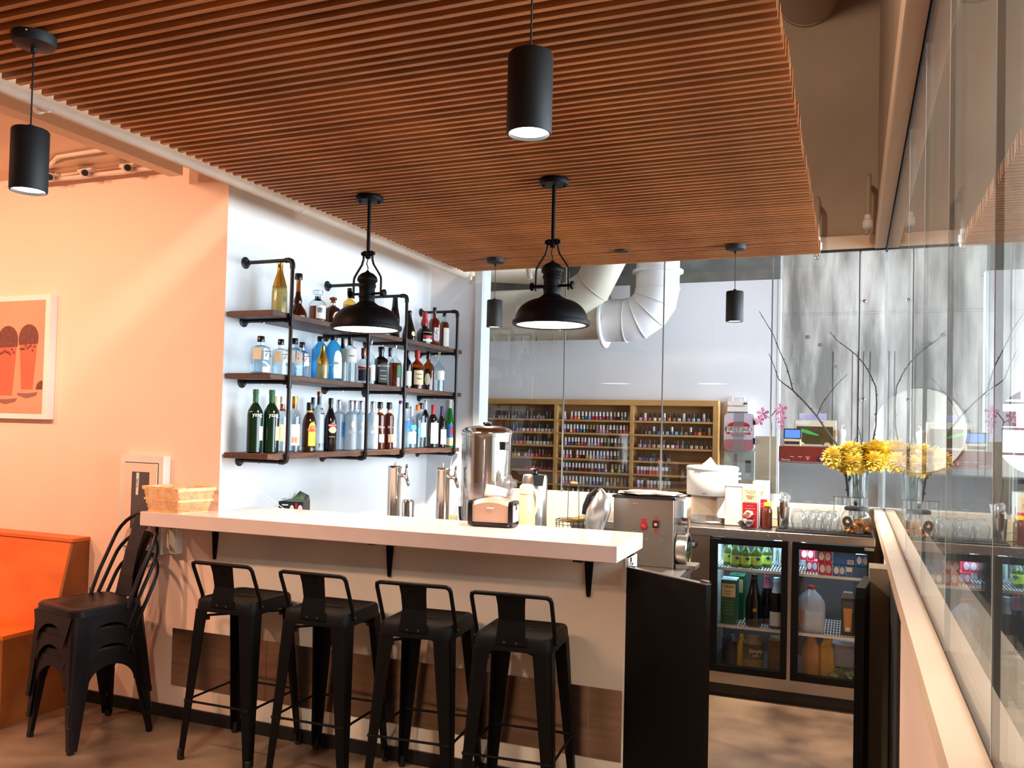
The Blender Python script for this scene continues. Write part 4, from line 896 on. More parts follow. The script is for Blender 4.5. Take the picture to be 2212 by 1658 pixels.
# milk jug
t = cont('milk_jug', 'translucent plastic milk jug with red cap in the right cooler', 'jug', -.205, .135, ZB)
milkp = G('milk_plastic', (.80, .86, .94, 1), .2, 1.4, .55, col(200, 216, 236)); 
prf = [(0, .0), (.068, 0), (.076, .010), (.079, .05), (.079, .14), (.074, .175), (.05, .205), (.024, .228), (.019, .236), (.019, .244)]
MB().lathe(prf, 28, shape='s', cap=False, T=RZ(R(10))).build('body', milkp, t)
MB().lathe([(0, .004), (.064, .006), (.073, .014), (.075, .05), (.075, .095), (0, .095)], 28, shape='s', cap=False, T=RZ(R(10))).build('milk', P('milk', col(222, 212, 178), .4, noise=.05), t)
MB().lathe([(.0205, .236), (.0215, .238), (.0215, .252), (.019, .255), (0, .255)], 16).build('cap', M['red'], t)
MB().tube([(-.010, -.02, .228), (-.012, -.062, .20), (-.012, -.073, .16), (-.012, -.066, .125)], .011, 10).build('handle', milkp, t)
MB().prism([(-.075, .06), (-.075, .135), (-.03, .120), (-.022, .10), (-.022, .062), (-.035, .052)], -.0745, -.0725).build('label', P('faded_red_label', col(160, 66, 64), .5, noise=.1), t)
t = carton('juice_carton', 'black carton with a glass of orange drink printed on it, right cooler', -.0, 0, 0, .072, .07, .205, P('black_carton', col(26, 24, 26), .45, noise=.08), P('dim_top', col(70, 70, 72), .5, noise=.05), loc=(-.045, YC0+.10, ZB+.003))
MB().prism([(.004, .205), (.068, .205), (.060, .235), (.012, .235)], .005, .06).build('gable', P('grey_gable', col(120, 118, 116), .5, noise=.05), t)
MB().prism([(.018, .02), (.052, .02), (.058, .15), (.012, .15)], -.0022, -.0012).build('label', P('orange_glass_print', col(206, 140, 66), .5, noise=.1), t)
MB().prism([(.035+.012*math.cos(R(a)), .035+.012*math.sin(R(a))) for a in range(0, 360, 24)], -.0028, -.0022).build('label', M['paper'], t)
t = cont('dark_bottle', 'dark green bottle behind the milk jug in the right cooler', 'bottle', -.27, .30, ZB); MB().lathe([(0, 0), (.034, 0), (.036, .01), (.036, .15), (.014, .21), (.012, .28), (0, .281)], 18).build('glass', GL['green'](), t); MB().lathe([(.014, .26), (.014, .285), (0, .286)], 10).build('cap', M['blackgloss'], t)
# bottom of right door
for i, (x, y, s, m) in enumerate(((-.205, .14, 'big orange juice container at the bottom left of the right cooler', col(176, 112, 44)), (-.115, .17, 'big yellow-orange container in the middle of the right cooler floor', col(196, 144, 56)))):
    t = cont('juice_container', s, 'container', x, y, .15, 0, 'juice containers in the cooler'); MB().lathe([(0, 0), (.046, 0), (.052, .01), (.052, .16), (.03, .20), (.026, .215), (0, .216)], 24, shape='s').build('body', P('juice_%d' % i, m, .35, noise=.2, nscale=8), t); MB().lathe([(.029, .205), (.029, .225), (0, .226)], 14).build('lid', P('amber_lid', col(170, 120, 50), .4, noise=.05), t)
t = cont('plastic_tub', 'grey translucent tub with sloping lid at the bottom right of the cooler', 'tub', -.02, .12, .22, R(8)); MB().loft([[(x*.055, y*.05+.05, 0) for x, y in rrect(-1, 1, -1, 1, .3)], [(x*.065, y*.06+.05, .12) for x, y in rrect(-1, 1, -1, 1, .3)]]).build('body', P('grey_tub', col(120, 122, 132), .35, noise=.1), t); MB().loft([[(x*.068, y*.063+.05, .12) for x, y in rrect(-1, 1, -1, 1, .3)], [(x*.068, y*.063+.05, .13) for x, y in rrect(-1, 1, -1, 1, .3)]]).build('lid', P('pale_lid', col(170, 172, 180), .35, noise=.1), t)
v = MB()
for k in range(46):
    a = rnd.uniform(0, 6.28); q = rnd.random()**.5; x, y = .08*q*math.cos(a), .05*q*math.sin(a); z = .055*(1-q*q)*rnd.uniform(.6, 1)
    v.add([(-.02, 0, 0), (0, -.012, .004), (.02, 0, 0), (0, .012, .006)], [(0, 1, 2, 3), (3, 2, 1, 0)], T=TR(x, y, z+.01) @ Euler((rnd.uniform(-1, 1), rnd.uniform(-1, 1), a)).to_matrix().to_4x4())
o = v.build('salad_greens', P('salad_leaf', col(150, 158, 92), .6, vary=col(96, 118, 56), nscale=30), None, (-.03, YC0+.13, .153)); tag(o, 'loose pale green salad leaves on the floor of the right cooler', 'greens'); o['kind'] = 'stuff'

# ------------------------------------------------------------------ on the cooler worktop
ZW = .9685
t = thing('drink_dispenser', 'large round white appliance with folded paper on top and steel base', 'appliance', (-.80, 5.35, ZW))
MB().lathe([(.128, .0), (.132, .004), (.132, .012), (.126, .018), (.124, .05), (.0, .05)], 36).build('steel_base', M['steel'], t)
MB().loft([[(x*.118, y*.10+.02, z) for x, y in rrect(-1, 1, -1, 1, .25)] for z in (.05, .17)]).build('recess_body', P('warm_white_panel', col(238, 214, 184), .5, noise=.03), t)
MB().bbox(.045, .125, -.115, .02, .035, .17, .01).build('side_column', M['white'], t)
MB().lathe([(.0, .17), (.150, .17), (.154, .176), (.156, .335), (.15, .345), (.14, .349), (0, .35)], 40).build('drum', M['white'], t)
MB().lathe([(.158, .325), (.160, .33), (.158, .342), (.15, .347)], 40, cap=False).build('lid_rim', M['white'], t)
for z in (.30, .27): MB().box(.150, .172, -.015, .015, z, z+.012).build('hinge_tab', M['white'], t)
text('hario', .014, M['ink'], t, (-.02, -.158, .185))
pm = MB().add([(-.06, -.03, 0), (.03, -.04, 0), (.02, .04, 0), (-.05, .03, 0), (-.01, 0, .05), (-.058, -.03, .001), (.028, -.04, .001)], [(0, 1, 4), (1, 2, 4), (2, 3, 4), (3, 0, 4), (0, 3, 2, 1)])
o = pm.build('folded_paper', M['paper'], None, (-.80, 5.34, ZW+.352)); tag(o, 'peaked folded white paper on top of the round white appliance', 'paper')
t = thing('storage_bin', 'tall narrow white bin beside the red cartons on the worktop', 'bin', (-.655, 5.22, ZW)); MB().bbox(-.05, .05, 0, .20, 0, .235, .008).build('body', M['white'], t); MB().bbox(-.052, .052, -.002, .202, .232, .243, .008).build('lid', M['white'], t)
for i, (x, y, s, h) in enumerate(((-.592, 5.13, 'red and cream tea carton at the front of the worktop', .25), (-.555, 5.33, 'red and cream tea carton standing behind the front one', .265))):
    c_ = carton('tea_carton', s, 0, 0, 0, .088, .15, h, M['paper'], M['cream'], 'red tea cartons on the worktop', loc=(x, y, ZW))
    text('TAZO', .022, M['cream'] if i else P('faint_print', col(222, 196, 150), .6, noise=.02), c_, (.044, -.002, h*.86)); text('ORGANIC', .010, M['red'], c_, (.044, -.002, h*.76)); text('CHAI', .013, M['red'], c_, (.044, -.002, h*.71))
    for k in range(6): MB().box(.014+(k % 2)*.012, .074-(k % 2)*.012, -.0022, -.001, .05+k*.016, .0525+k*.016).build('label', P('pink_rule', col(226, 150, 150), .6, noise=.02), c_)
    MB().box(.088, .089, .02, .035, .02, h*.7).build('side_stripe', M['red'], c_)
def crumple(n, sx, sy, sz, seed, jag=.35):
    r_ = random.Random(seed); bm = bmesh.new(); bmesh.ops.create_icosphere(bm, subdivisions=n, radius=1)
    for v in bm.verts:
        k = 1+r_.uniform(-jag, jag); v.co = Vector((v.co.x*k*sx, v.co.y*k*sy, max(-.98*1, v.co.z*k)*sz))
    me = bpy.data.meshes.new('crumpled'); bm.to_mesh(me); bm.free(); return me
me = crumple(2, .038, .03, .028, 3); me.materials.append(P('foil_snack_bag', col(40, 34, 36), .25, metal=.5, vary=col(170, 150, 146), nscale=22))
o = mobj('snack_bag', me, None, (-.565, 5.085, ZW+.034)); tag(o, 'crumpled dark foil bag in front of the red carton', 'bag')
me = crumple(2, .026, .02, .024, 9); me.materials.append(P('paper_sachet', col(214, 132, 92), .5, vary=col(240, 228, 220), nscale=26)); o = mobj('sachet', me, None, (-.556, 5.112, ZW+.085)); tag(o, 'crumpled orange and white sachet on the dark foil bag', 'sachet')
t = thing('honey_bottle', 'ribbed honey bottle with bright yellow cap on the worktop', 'bottle', (-.452, 5.17, ZW))
hp = [(0, 0), (.024, 0), (.027, .005)]
for k in range(10): hp += [(.0275, .010+k*.0095), (.0262, .0145+k*.0095)]
hp += [(.026, .112), (.021, .125), (.018, .132), (.018, .14)]
MB().lathe(hp, 24).build('body', P('dark_honey', col(96, 36, 16), .15, noise=.1, coat=.6), t)
MB().lathe([(.019, .132), (.022, .134), (.022, .150), (.019, .154), (0, .155)], 20).build('cap', P('yellow_cap', col(250, 206, 20), .35, noise=.02), t)
t = thing('napkin_block', 'short cream block of folded napkins behind the honey bottle', 'napkins', (-.41, 5.30, ZW)); MB().bbox(-.04, .05, 0, .06, 0, .115, .006).build('stack', M['cream'], t); MB().box(-.041, .051, -.001, .061, .05, .065).build('band', M['paper'], t)
# bar mat
t = thing('bar_mat', 'long black rubber bar mat with pegs along the cooler worktop', 'mat', (0, 0, ZW))
MB().bbox(-.40, .112, 5.07, 5.30, 0, .010, .003).build('mat', M['blackmatt'], t)
q = MB()
for i in range(34):
    for j in range(3): q.box(-.394+i*.0150, -.386+i*.0150, 5.076+j*.014, 5.082+j*.014, .010, .014)
q.build('pegs', M['blackmatt'], t)['kind'] = 'stuff'
ZM = ZW+.0145
t = thing('cocktail_shaker', 'steel cocktail shaker wrapped in crumpled film on the bar mat', 'shaker', (-.365, 5.17, ZM))
MB().lathe([(0, 0), (.026, 0), (.030, .006), (.036, .115), (.037, .12), (.034, .124), (.028, .155), (.018, .165), (.018, .185), (.014, .19), (0, .191)], 24).build('body', M['chrome'], t)
film = G('clear_film', (.93, .93, .96, 1), .08, 1.5, .10)
me = crumple(2, .034, .03, .036, 5, .3); me.materials.append(film); mobj('film', me, t, (.002, -.002, .165))
# jumble of clear stemless glasses, upside down
gmat = G('glassware', (.95, .965, .97, 1), .03, 1.45, .04, (.9, .92, .94, 1), edge=.7)
def stemless(x, y, s=1., z=ZM, lb='', grp='clear glasses turned down on the bar mat', inv=True, tilt=(0, 0)):
    t = thing('wine_glass', lb, 'glass', (x, y, z), rnd.uniform(0, 6), grp)
    pr = [(.0, 0), (.020, .002), (.031, .012), (.040, .035), (.042, .055), (.037, .085), (.032, .105)]
    if inv: pr = [(r_, .106-z_) for r_, z_ in pr]
    pr2 = [(max(0, r_-.0012), z_+(-.001 if inv else .001)) for r_, z_ in reversed(pr)]
    MB().lathe([(r_*s, z_*s) for r_, z_ in pr+pr2], 24, cap=False).build('bowl', gmat, t); return t
for i, (x, y, lb) in enumerate(((-.275, 5.125, 'front row, first clear glass right of the steel shaker'), (-.190, 5.122, 'front row, second clear glass from the steel shaker'), (-.105, 5.12, 'front row, third clear glass from the steel shaker'), (-.225, 5.20, 'middle row, left clear upturned glass'), (-.14, 5.20, 'middle row, right clear upturned glass'), (-.29, 5.26, 'back row, left clear upturned glass'), (-.19, 5.262, 'back row, middle clear upturned glass'), (-.10, 5.262, 'back row, right clear upturned glass'))):
    stemless(x, y, lb=lb)
t = thing('glass_tray', 'long low glass tray holding the front row of glasses', 'tray', (-.19, 5.12, ZM))
# the tray's shallow rim
rg = [[(x, y, z) for x, y in rrect(-hw, hw, -hd, hd, .035, 6)] for hw, hd, z in ((.150, .047, -.0), (.152, .049, .018), (.149, .046, .018), (.147, .044, .003))]
MB().loft(rg, 0, True, cap=False).build('rim', gmat, t)
for i, (x, y, lb) in enumerate(((-.235, 5.40, 'left inverted stem glass behind the upturned glasses'), (-.165, 5.40, 'middle inverted stem glass behind the upturned glasses'), (-.095, 5.40, 'right inverted stem glass behind the upturned glasses'))):
    t = thing('stem_glass', lb, 'glass', (x, y, ZW), 0, 'inverted stem glasses')
    pr = [(.032, 0), (.038, .03), (.036, .055), (.02, .08), (.004, .09), (.004, .15), (.030, .156)]
    MB().lathe(pr, 22, cap=False).build('bowl', gmat, t)
# cork jar
t = thing('cork_jar', 'wide glass jar with black lid and chalkboard tag, full of corks', 'jar', (.025, 5.16, ZM))
MB().lathe([(0, 0), (.062, 0), (.074, .008), (.079, .03), (.079, .08), (.070, .105), (.056, .118), (.056, .128)], 32, cap=False).build('glass', gmat, t)
MB().lathe([(.052, .122), (.060, .123), (.061, .128), (.060, .140), (.055, .143), (.012, .144), (.008, .150), (.012, .158), (.014, .166), (.010, .176), (0, .178)], 28).build('lid', M['blackmatt'], t)
MB().prism([(x*.030, y*.030) for x, y in [(math.cos(R(a)), math.sin(R(a))) for a in range(0, 360, 20)]], -.083, -.080, T=RZ(R(-32)) @ TR(0, 0, .062)).build('chalk_tag', M['ink'], t)
MB().prism([(x*.033, y*.033) for x, y in [(math.cos(R(a)), math.sin(R(a))) for a in range(0, 360, 20)]], -.0805, -.0785, T=RZ(R(-32)) @ TR(0, 0, .062)).build('tag_rim', M['silver'], t)
ck = MB().lathe([(0, 0), (.0105, 0), (.0115, .003), (.0115, .035), (.0105, .038), (0, .038)], 10).mesh('cork', M['cork'])
first = None
for i in range(34):
    a = rnd.uniform(0, 6.283); q = .052*math.sqrt(rnd.random()); lay = i//12
    p_ = (.025+q*math.cos(a), 5.16+q*math.sin(a), ZM+.014+lay*.02+rnd.uniform(0, .006))
    o = mobj('cork', ck, None, p_, (R(90+rnd.uniform(-25, 25)), rnd.uniform(-.4, .4), rnd.uniform(0, 6.28))); tag(o, 'light brown wine cork lying in the glass jar', 'cork', 'corks in the jar')
# rack of hanging stem glasses look: row of clear glasses behind the jar
t = thing('glass_stand', 'thin wire stand with small clear glasses behind the cork jar', 'stand', (.0, 5.42, ZW))
MB().tube([(-.10, 0, .19), (.10, 0, .19)], .002, 6).tube([(-.095, 0, 0), (-.095, 0, .19)], .002, 6).tube([(.095, 0, 0), (.095, 0, .19)], .002, 6).tube([(-.095, -.05, 0), (-.095, .05, 0)], .002, 6).tube([(.095, -.05, 0), (.095, .05, 0)], .002, 6).build('frame', M['chrome'], t)
for i in range(4):
    g_ = thing('flute_glass', 'small clear flute glass, %s in the wire stand' % ('leftmost', 'second from left', 'second from right', 'rightmost')[i], 'glass', (-.072+i*.048, 5.42, ZW+.08), 0, 'flutes in the wire stand')
    MB().lathe([(.0, 0), (.006, .0), (.015, .02), (.019, .06), (.020, .105)], 18, cap=False).build('bowl', gmat, g_)
# ------------------------------------------------------------------ on the bar counter
ZC = 1.0705
# woven basket at the left end
def basket():
    t = thing('woven_basket', 'rectangular woven bamboo basket at the left end of the white counter', 'basket', (-3.128, 3.337, ZC), R(-13))
    a, b, hh = .150, .104, .122
    def pos(side, u, v):     # u along the wall -1..1, v height 0..1 ; walls flare outward
        k = .86+.14*v; A, Bq = a*k, b*k
        c = .88+.12*min(1, (v*3)**.5 if v < .33 else 1)
        if side == 0: return Vector((u*A, -Bq*c, v*hh))
        if side == 1: return Vector((A*c, u*Bq, v*hh))
        if side == 2: return Vector((-u*A, Bq*c, v*hh))
        return Vector((-A*c, -u*Bq, v*hh))
    wv = MB()
    for side, n in ((0, 30), (1, 20), (2, 30), (3, 20)):
        L = a if side % 2 == 0 else b; sp = 2.0/n; dv = hh/(2*L)*2
        for s_ in (1, -1):
            for i in range(-int(n*.5), n+int(n*.5)):
                u0 = -1+i*sp; pts = []
                for k in range(7):
                    v = k/6; u = u0+s_*v*hh/L*.9
                    if -1 <= u <= 1: pts.append(pos(side, u, v) + Vector((0, 0, 0)))
                if len(pts) >= 2:
                    d = .0013
                    nrm = [Vector((0, -1, 0)), Vector((1, 0, 0)), Vector((0, 1, 0)), Vector((-1, 0, 0))][side]*(.0012 if s_ > 0 else .0004)
                    tn = (pts[-1]-pts[0]).normalized(); wd = tn.cross(nrm.normalized())*.0013
                    wv.loft([[p+nrm-wd, p+nrm+wd, p+nrm*.2+wd, p+nrm*.2-wd] for p in pts], 0, False, cap=False)
    wv.build('weave', M['bamboo'], t)['kind'] = 'stuff'
    MB().loft([[(x*a*.86, y*b*.86, z) for x, y in rrect(-1, 1, -1, 1, .12)] for z in (.0, .004)]).build('base', M['bamboo'], t)
    for z, w_, th in ((hh-.008, .016, .0045), (hh*.48, .010, .003)):
        k = .86+.14*z/hh
        for s2 in (-1, 1):
            MB().box(-a*k-.004, a*k+.004, s2*(b*k+.001)-.5*th, s2*(b*k+.001)+.5*th, z-w_/2, z+w_/2).build('rim_band', M['bamboo'], t)
            MB().box(s2*(a*k+.001)-.5*th, s2*(a*k+.001)+.5*th, -b*k-.004, b*k+.004, z-w_/2, z+w_/2).build('rim_band', M['bamboo'], t)
    return t
M['bamboo'] = P('woven_bamboo', col(240, 204, 156), .55, vary=col(222, 174, 118), nscale=30)
basket()
me = crumple(2, .07, .05, .018, 21, .3); me.materials.append(P('wrapped_packets', col(236, 210, 186), .35, vary=col(222, 184, 150), nscale=12))
o = mobj('wrapped_packets', me, None, (-3.128, 3.337, ZC+.100)); o.rotation_euler = (0, 0, R(-13)); tag(o, 'pale plastic-wrapped packets filling the woven basket', 'packets'); 
# napkin dispenser
t = thing('napkin_dispenser', 'black and steel napkin dispenser with smoky front on the white counter', 'dispenser', (-1.53, 3.615, ZC), R(7))
W2, D2, H2 = .095, .062, .130
MB().bbox(-W2, W2, -D2, D2, 0, .022, .012).build('base', M['blackgloss'], t)
for s in (-1, 1):
    q = MB(); out = [(y, z) for y, z in rrect(-D2, D2, .004, H2-.012, .02, 5)]
    q.prism(out, s*W2-.010, s*W2+.010, 'x'); q.build('end_cheek', M['blackgloss'], t)
    MB().prism([(y, z) for y, z in rrect(-D2+.012, D2-.012, .024, H2-.030, .008, 3)], s*(W2+.0095), s*(W2+.0115), 'x').build('side_plate', P('pale_grey_plate', col(206, 206, 220), .4, noise=.03) if s > 0 else M['steel'], t)
MB().box(W2+.0095, W2+.013, -.012, .012, H2-.052, H2-.022).build('latch', M['blackgloss'], t)
fp = MB(); n = 14
secs = []
for i in range(n+1):
    u = -1+2*i/n; zt = H2-.016+.018*(1-u*u)
    secs.append([(u*(W2-.010), -D2+.008, .022), (u*(W2-.010), -D2+.004, zt*.85), (u*(W2-.010), -D2+.022, zt), (u*(W2-.010), D2-.022, zt), (u*(W2-.010), D2-.004, zt*.85), (u*(W2-.010), D2-.008, .022)])
fp.loft(secs, 0, True); fp.build('cover', P('smoky_peach_cover', col(196, 158, 136), .28, noise=.05, coat=.4), t)
MB().box(-.016, .016, -D2+.0005, -D2+.004, H2-.045, H2-.041).build('slot_glint', M['paper'], t)
np_ = MB(); g = []
for i in range(7):
    for j in range(6):
        u, v = i/6, j/5; g.append((-.05+u*.105+.010*v, .004+.010*math.sin(u*3.1)+.008*v-.012*abs(u-.55)*v, .0+v*(.058-.022*u)))
f = []
for i in range(6):
    for j in range(5): a = i*6+j; f.append((a, a+1, a+7, a+6))
np_.add(g, f, 0, True); npo = np_.build('paper_napkin', P('pink_white_napkin', col(246, 226, 222), .8, noise=.02), None); npo.matrix_world = TR(-1.53, 3.615, ZC+H2+.004) @ RZ(R(7)); npo.modifiers.new('thick', 'SOLIDIFY').thickness = .0008
tag(npo, 'folded white paper napkin sticking up from the dispenser', 'napkin')

# ------------------------------------------------------------------ behind the bar, on the work counter (z=.85)
ZU = .8505
def on(px, y, z=None): p = at(px, 1100, y=y); return (p.x, y, ZU if z is None else z)
def tap(px, y, lb, top):
    p = at(px, top, y=y); h = p.z-ZU
    t = thing('tap_tower', lb, 'tap', (p.x, y, ZU), R(-12), 'beer tap towers')
    MB().lathe([(.05, 0), (.052, .006), (.042, .012), (.0375, .018), (.0375, h-.012), (.039, h-.008), (.039, h), (.030, h+.006), (0, h+.007)], 32).build('column', M['urn'], t)
    MB().lathe([(.008, h+.004), (.005, h+.014), (.007, h+.018), (.002, h+.032), (0, h+.033)], 10).build('finial', M['chrome'], t)
    k = MB(); zz = h-.045
    k.tube([(.036, 0, zz), (.070, 0, zz)], [.012, .009], 12); k.tube([(.066, 0, zz+.004), (.085, 0, zz-.006), (.100, 0, zz-.045), (.104, 0, zz-.055)], [.011, .011, .008, .007], 12)
    k.tube([(.082, 0, zz), (.086, 0, zz+.045)], [.009, .005], 10); k.lathe([(.006, 0), (.009, .004), (.005, .012), (.007, .02), (0, .022)], 10, T=TR(.086, 0, zz+.043))
    k.build('faucet', M['chrome'], t)
tap(853, 4.15, 'left polished steel beer tap tower behind the bar', 1008)
tap(958, 4.22, 'right polished steel beer tap tower, beside the big steel urn', 1012)
p = at(882, 1078, y=4.1); t = thing('mixing_tin', 'small steel mixing tin turned upside down beside the left tap tower', 'tin', (p.x, 4.1, ZU)); MB().lathe([(.036, 0), (.038, .004), (.036, .05), (.034, p.z-ZU-.02), (.028, p.z-ZU-.003), (0, p.z-ZU)], 24).build('body', M['chrome'], t)
p = at(910, 1094, y=4.05); t = thing('shot_glass', 'small clear footed glass behind the bar right of the steel tin', 'glass', (p.x, 4.05, ZU)); hh = p.z-ZU; MB().lathe([(.016, 0), (.016, .006), (.010, hh*.55), (.011, hh*.75), (.019, hh)], 18, cap=False).build('bowl', gmat, t)
# green and black fruit carton
t = thing('printed_carton', 'opened black and green printed carton at the back left of the bar', 'carton', (at(622, 1090, y=3.98).x, 3.98, ZU), R(14)); t.scale = (.72, .8, (at(661, 1083, y=3.98).z-ZU)/.206)
cb = P('carton_print', col(50, 50, 58), .5, vary=col(112, 138, 104), nscale=26); cs = P('carton_side', col(24, 22, 34), .45, noise=.1)
MB().box(-.12, .15, -.06, .07, 0, .205).build('body', cs, t)
MB().add([(-.12, -.06, .206), (.15, -.06, .206), (.15, .07, .206), (-.12, .07, .215)], [(0, 1, 2, 3)]).add([(-.12, -.06, .207), (-.15, -.03, .24), (-.10, .10, .262), (.0, .09, .216)], [(0, 1, 2, 3)]).add([(.0, .07, .207), (.05, .10, .250), (.13, .09, .230), (.15, .07, .206)], [(0, 1, 2, 3)]).build('flap', cb, t)
for x, y, r_ in ((-.04, .0, .03), (-.08, -.03, .024)): MB().lathe([(0, .0), (r_, 0), (r_*.9, .002), (r_*.35, .0022), (0, .0025)], 20, T=TR(x, y, .2145)).build('fruit_print', P('pale_green_fruit', col(176, 190, 156), .6, vary=col(120, 150, 110), nscale=30), t)
for x, r_, m in ((.06, .016, 'paper'), (.128, .018, 'paper')): MB().lathe([(0, 0), (r_, 0), (r_, .001), (0, .001)], 18, T=TR(x, -.0605, .172) @ RX(R(90))).build('print_dot', M[m], t)
MB().box(.085, .105, -.0615, -.06, .16, .198).build('print_red', M['red'], t); MB().box(-.02, .03, -.0615, -.06, .185, .192).build('print_bar', M['paper'], t)
# big urn
p0, p1 = at(1000, 990, y=4.33), at(1104, 990, y=4.33); ux, ur = (p0.x+p1.x)/2, (p1.x-p0.x)/2*.965; ut = at(1052, 921, y=4.33).z-ZU
t = thing('steel_urn', 'tall polished steel beverage urn with domed lid behind the bar', 'urn', (ux, 4.33, ZU))
MB().lathe([(ur*.9, 0), (ur, .01), (ur, ut-.055), (ur*1.02, ut-.053), (ur*1.02, ut-.045), (ur, ut-.043)], 48).build('body', M['urn'], t)
MB().lathe([(ur*1.03, ut-.046), (ur*1.04, ut-.040), (ur*1.0, ut-.022), (ur*.86, ut-.006), (ur*.5, ut+.004), (.03, ut+.006), (0, ut+.006)], 48).build('lid', M['urn'], t)
MB().lathe([(.012, ut+.004), (.018, ut+.008), (.026, ut+.014), (.024, ut+.024), (.0, ut+.028)], 20).build('knob', M['blackgloss'], t)
MB().bbox(ur*.86, ur*1.22, -.015, .015, ut-.125, ut-.085, .004, T=RZ(R(-28))).bbox(ur*.80, ur*1.24, -.018, .018, ut-.092, ut-.080, .004, T=RZ(R(-28))).build('handle', M['blackgloss'], t)
MB().tube([(ur*.30, -ur*.97, .04), (ur*.30, -ur*.985, ut-.07)], .004, 8).build('sight_tube', M['chrome'], t)
# clear film bag round the urn
fb = MB(); rings = []; r_ = random.Random(4)
for k in range(9):
    z = .02+k*.045; rad = ur*(1.10+.22*math.sin(k*.75)+.02*k); ring = []
    for i in range(26):
        a = 2*math.pi*i/26; q = rad*(1+r_.uniform(-.07, .09)); ring.append((q*math.cos(a), q*math.sin(a), z+r_.uniform(-.012, .012)))
    rings.append(ring)
fb.loft(rings, 0, False, cap=False); fbo = fb.build('plastic_bag', G('film_bag', (.97, .965, .98, 1), .10, 1.38, .05, col(230, 225, 235)), None, (ux, 4.33, ZU)); tag(fbo, 'crinkled clear plastic bag wrapped round the lower steel urn', 'bag')
me = crumple(3, .06, .05, .055, 11, .22); me.materials.append(film); o = mobj('plastic_wrap', me, None, (ux+ur*1.05, 4.25, ZU+.36)); tag(o, 'bunched clear plastic sticking out at the right of the urn', 'wrap')
# black handle of a scoop
p = at(985, 1085, y=4.0); o = MB().tube([(p.x+.10, 4.0, ZU+.012), (p.x+.05, 4.0, ZU+.16), (p.x+.03, 4.0, ZU+.20), (p.x+.025, 4.0, ZU+.26)], .010, 10).build('scoop_handle', M['blackgloss']); tag(o, 'curved black handle left of the napkin dispenser', 'handle')
p = at(980, 1100, y=4.12); t = thing('syrup_jug', 'small clear jug of pale golden syrup between tap tower and urn', 'jug', (p.x, 4.12, ZU)); MB().lathe([(0, 0), (.032, 0), (.034, .006), (.034, .14), (.020, .165), (.018, .19)], 20, cap=False).build('body', P('golden_syrup_plastic', col(216, 196, 140), .3, noise=.08), t); MB().lathe([(.02, .185), (.021, .2), (0, .202)], 14).build('cap', M['cream'], t)
# pale green thermos jug
p = at(1138, 1054, y=4.02); t = thing('thermos_jug', 'pale yellow-green thermos jug right of the napkin dispenser', 'jug', (p.x, 4.02, ZU)); hh = p.z-ZU+.02
MB().lathe([(0, 0), (.040, 0), (.046, .008), (.046, hh*.68), (.040, hh*.78), (.034, hh*.84), (.033, hh*.88)], 28).build('body', P('pale_green_plastic', col(222, 226, 170), .35, noise=.03), t)
MB().lathe([(.034, hh*.87), (.038, hh*.88), (.037, hh*.97), (.026, hh), (0, hh)], 24).build('lid', P('pale_green_plastic2', col(230, 232, 190), .35, noise=.03), t)
MB().tube([(.030, 0, hh*.93), (.050, 0, hh*.92), (.060, 0, hh*.84), (.058, 0, hh*.72), (.044, 0, hh*.62)], [.010, .009, .009, .009, .008], 10).build('handle', P('pale_green_handle', col(226, 232, 206), .35, noise=.03), t)
# airpot
p = at(1156, 1026, y=4.2); t = thing('airpot', 'brushed steel airpot with black pump lid behind the pale green jug', 'airpot', (p.x, 4.2, ZU), R(-30)); hh = p.z-ZU
MB().lathe([(.066, 0), (.068, .006), (.068, .05), (.066, .052), (.066, hh-.02), (.062, hh), (.058, hh+.003), (0, hh+.003)], 36).build('body', M['steel'], t)
MB().prism([(-.03, 0), (.03, 0), (.022, -.055), (-.022, -.055)], -.074, -.060, T=TR(0, 0, hh+.004) @ RZ(R(66))).build('spout', M['blackgloss'], t)
MB().lathe([(.022, hh+.003), (.012, hh+.010), (.010, hh+.022), (.028, hh+.026), (.030, hh+.032), (.022, hh+.036), (0, hh+.037)], 20).build('pump_knob', M['blackgloss'], t)
# wire basket with arched handle
p = at(1238, 1131, y=4.1); bx_, by_ = p.x, 4.10; zr = at(1238, 1122, y=4.1).z-ZU
t = thing('wire_basket', 'round dark wire basket with tall arched handle and wooden grip', 'basket', (bx_, by_, ZU))
q = MB(); rr_ = .088
for z, r_ in ((zr, rr_), (zr-.02, rr_*.985), (zr*.5, rr_*.93), (.004, rr_*.8)):
    q.tube([(r_*math.cos(R(a)), r_*math.sin(R(a)), z) for a in range(0, 360, 15)], .0016, 6, closed=True)
for a in range(0, 360, 18): q.tube([(rr_*math.cos(R(a)), rr_*math.sin(R(a)), zr), (rr_*.93*math.cos(R(a)), rr_*.93*math.sin(R(a)), zr*.5), (rr_*.8*math.cos(R(a)), rr_*.8*math.sin(R(a)), .004), (0, 0, .004)], .0012, 5)
q.build('wire_body', M['pipe_black'], t)
ht = at(1230, 1042, y=4.1).z-ZU
MB().tube([(-.030, .0, zr), (-.028, 0, ht-.03), (-.014, 0, ht), (.014, 0, ht), (.026, 0, ht-.03), (.030, 0, zr)], .0018, 6).tube([(-rr_, 0, zr), (rr_, 0, zr)], .0016, 6).build('handle', M['pipe_black'], t)
MB().tube([(-.016, 0, ht), (.018, 0, ht)], .0065, 10).build('wooden_grip', P('turned_wood_grip', col(206, 160, 120), .5, noise=.1), t)
o = MB().lathe([(0, 0), (.05, .004), (.076, .016), (.078, .018), (.05, .010), (0, .006)], 30).build('brass_plate', M['gold'], None, (bx_+.012, by_, ZU+zr-.012), (0, R(-7), 0)); tag(o, 'shiny brass plate lying in the wire basket', 'plate')
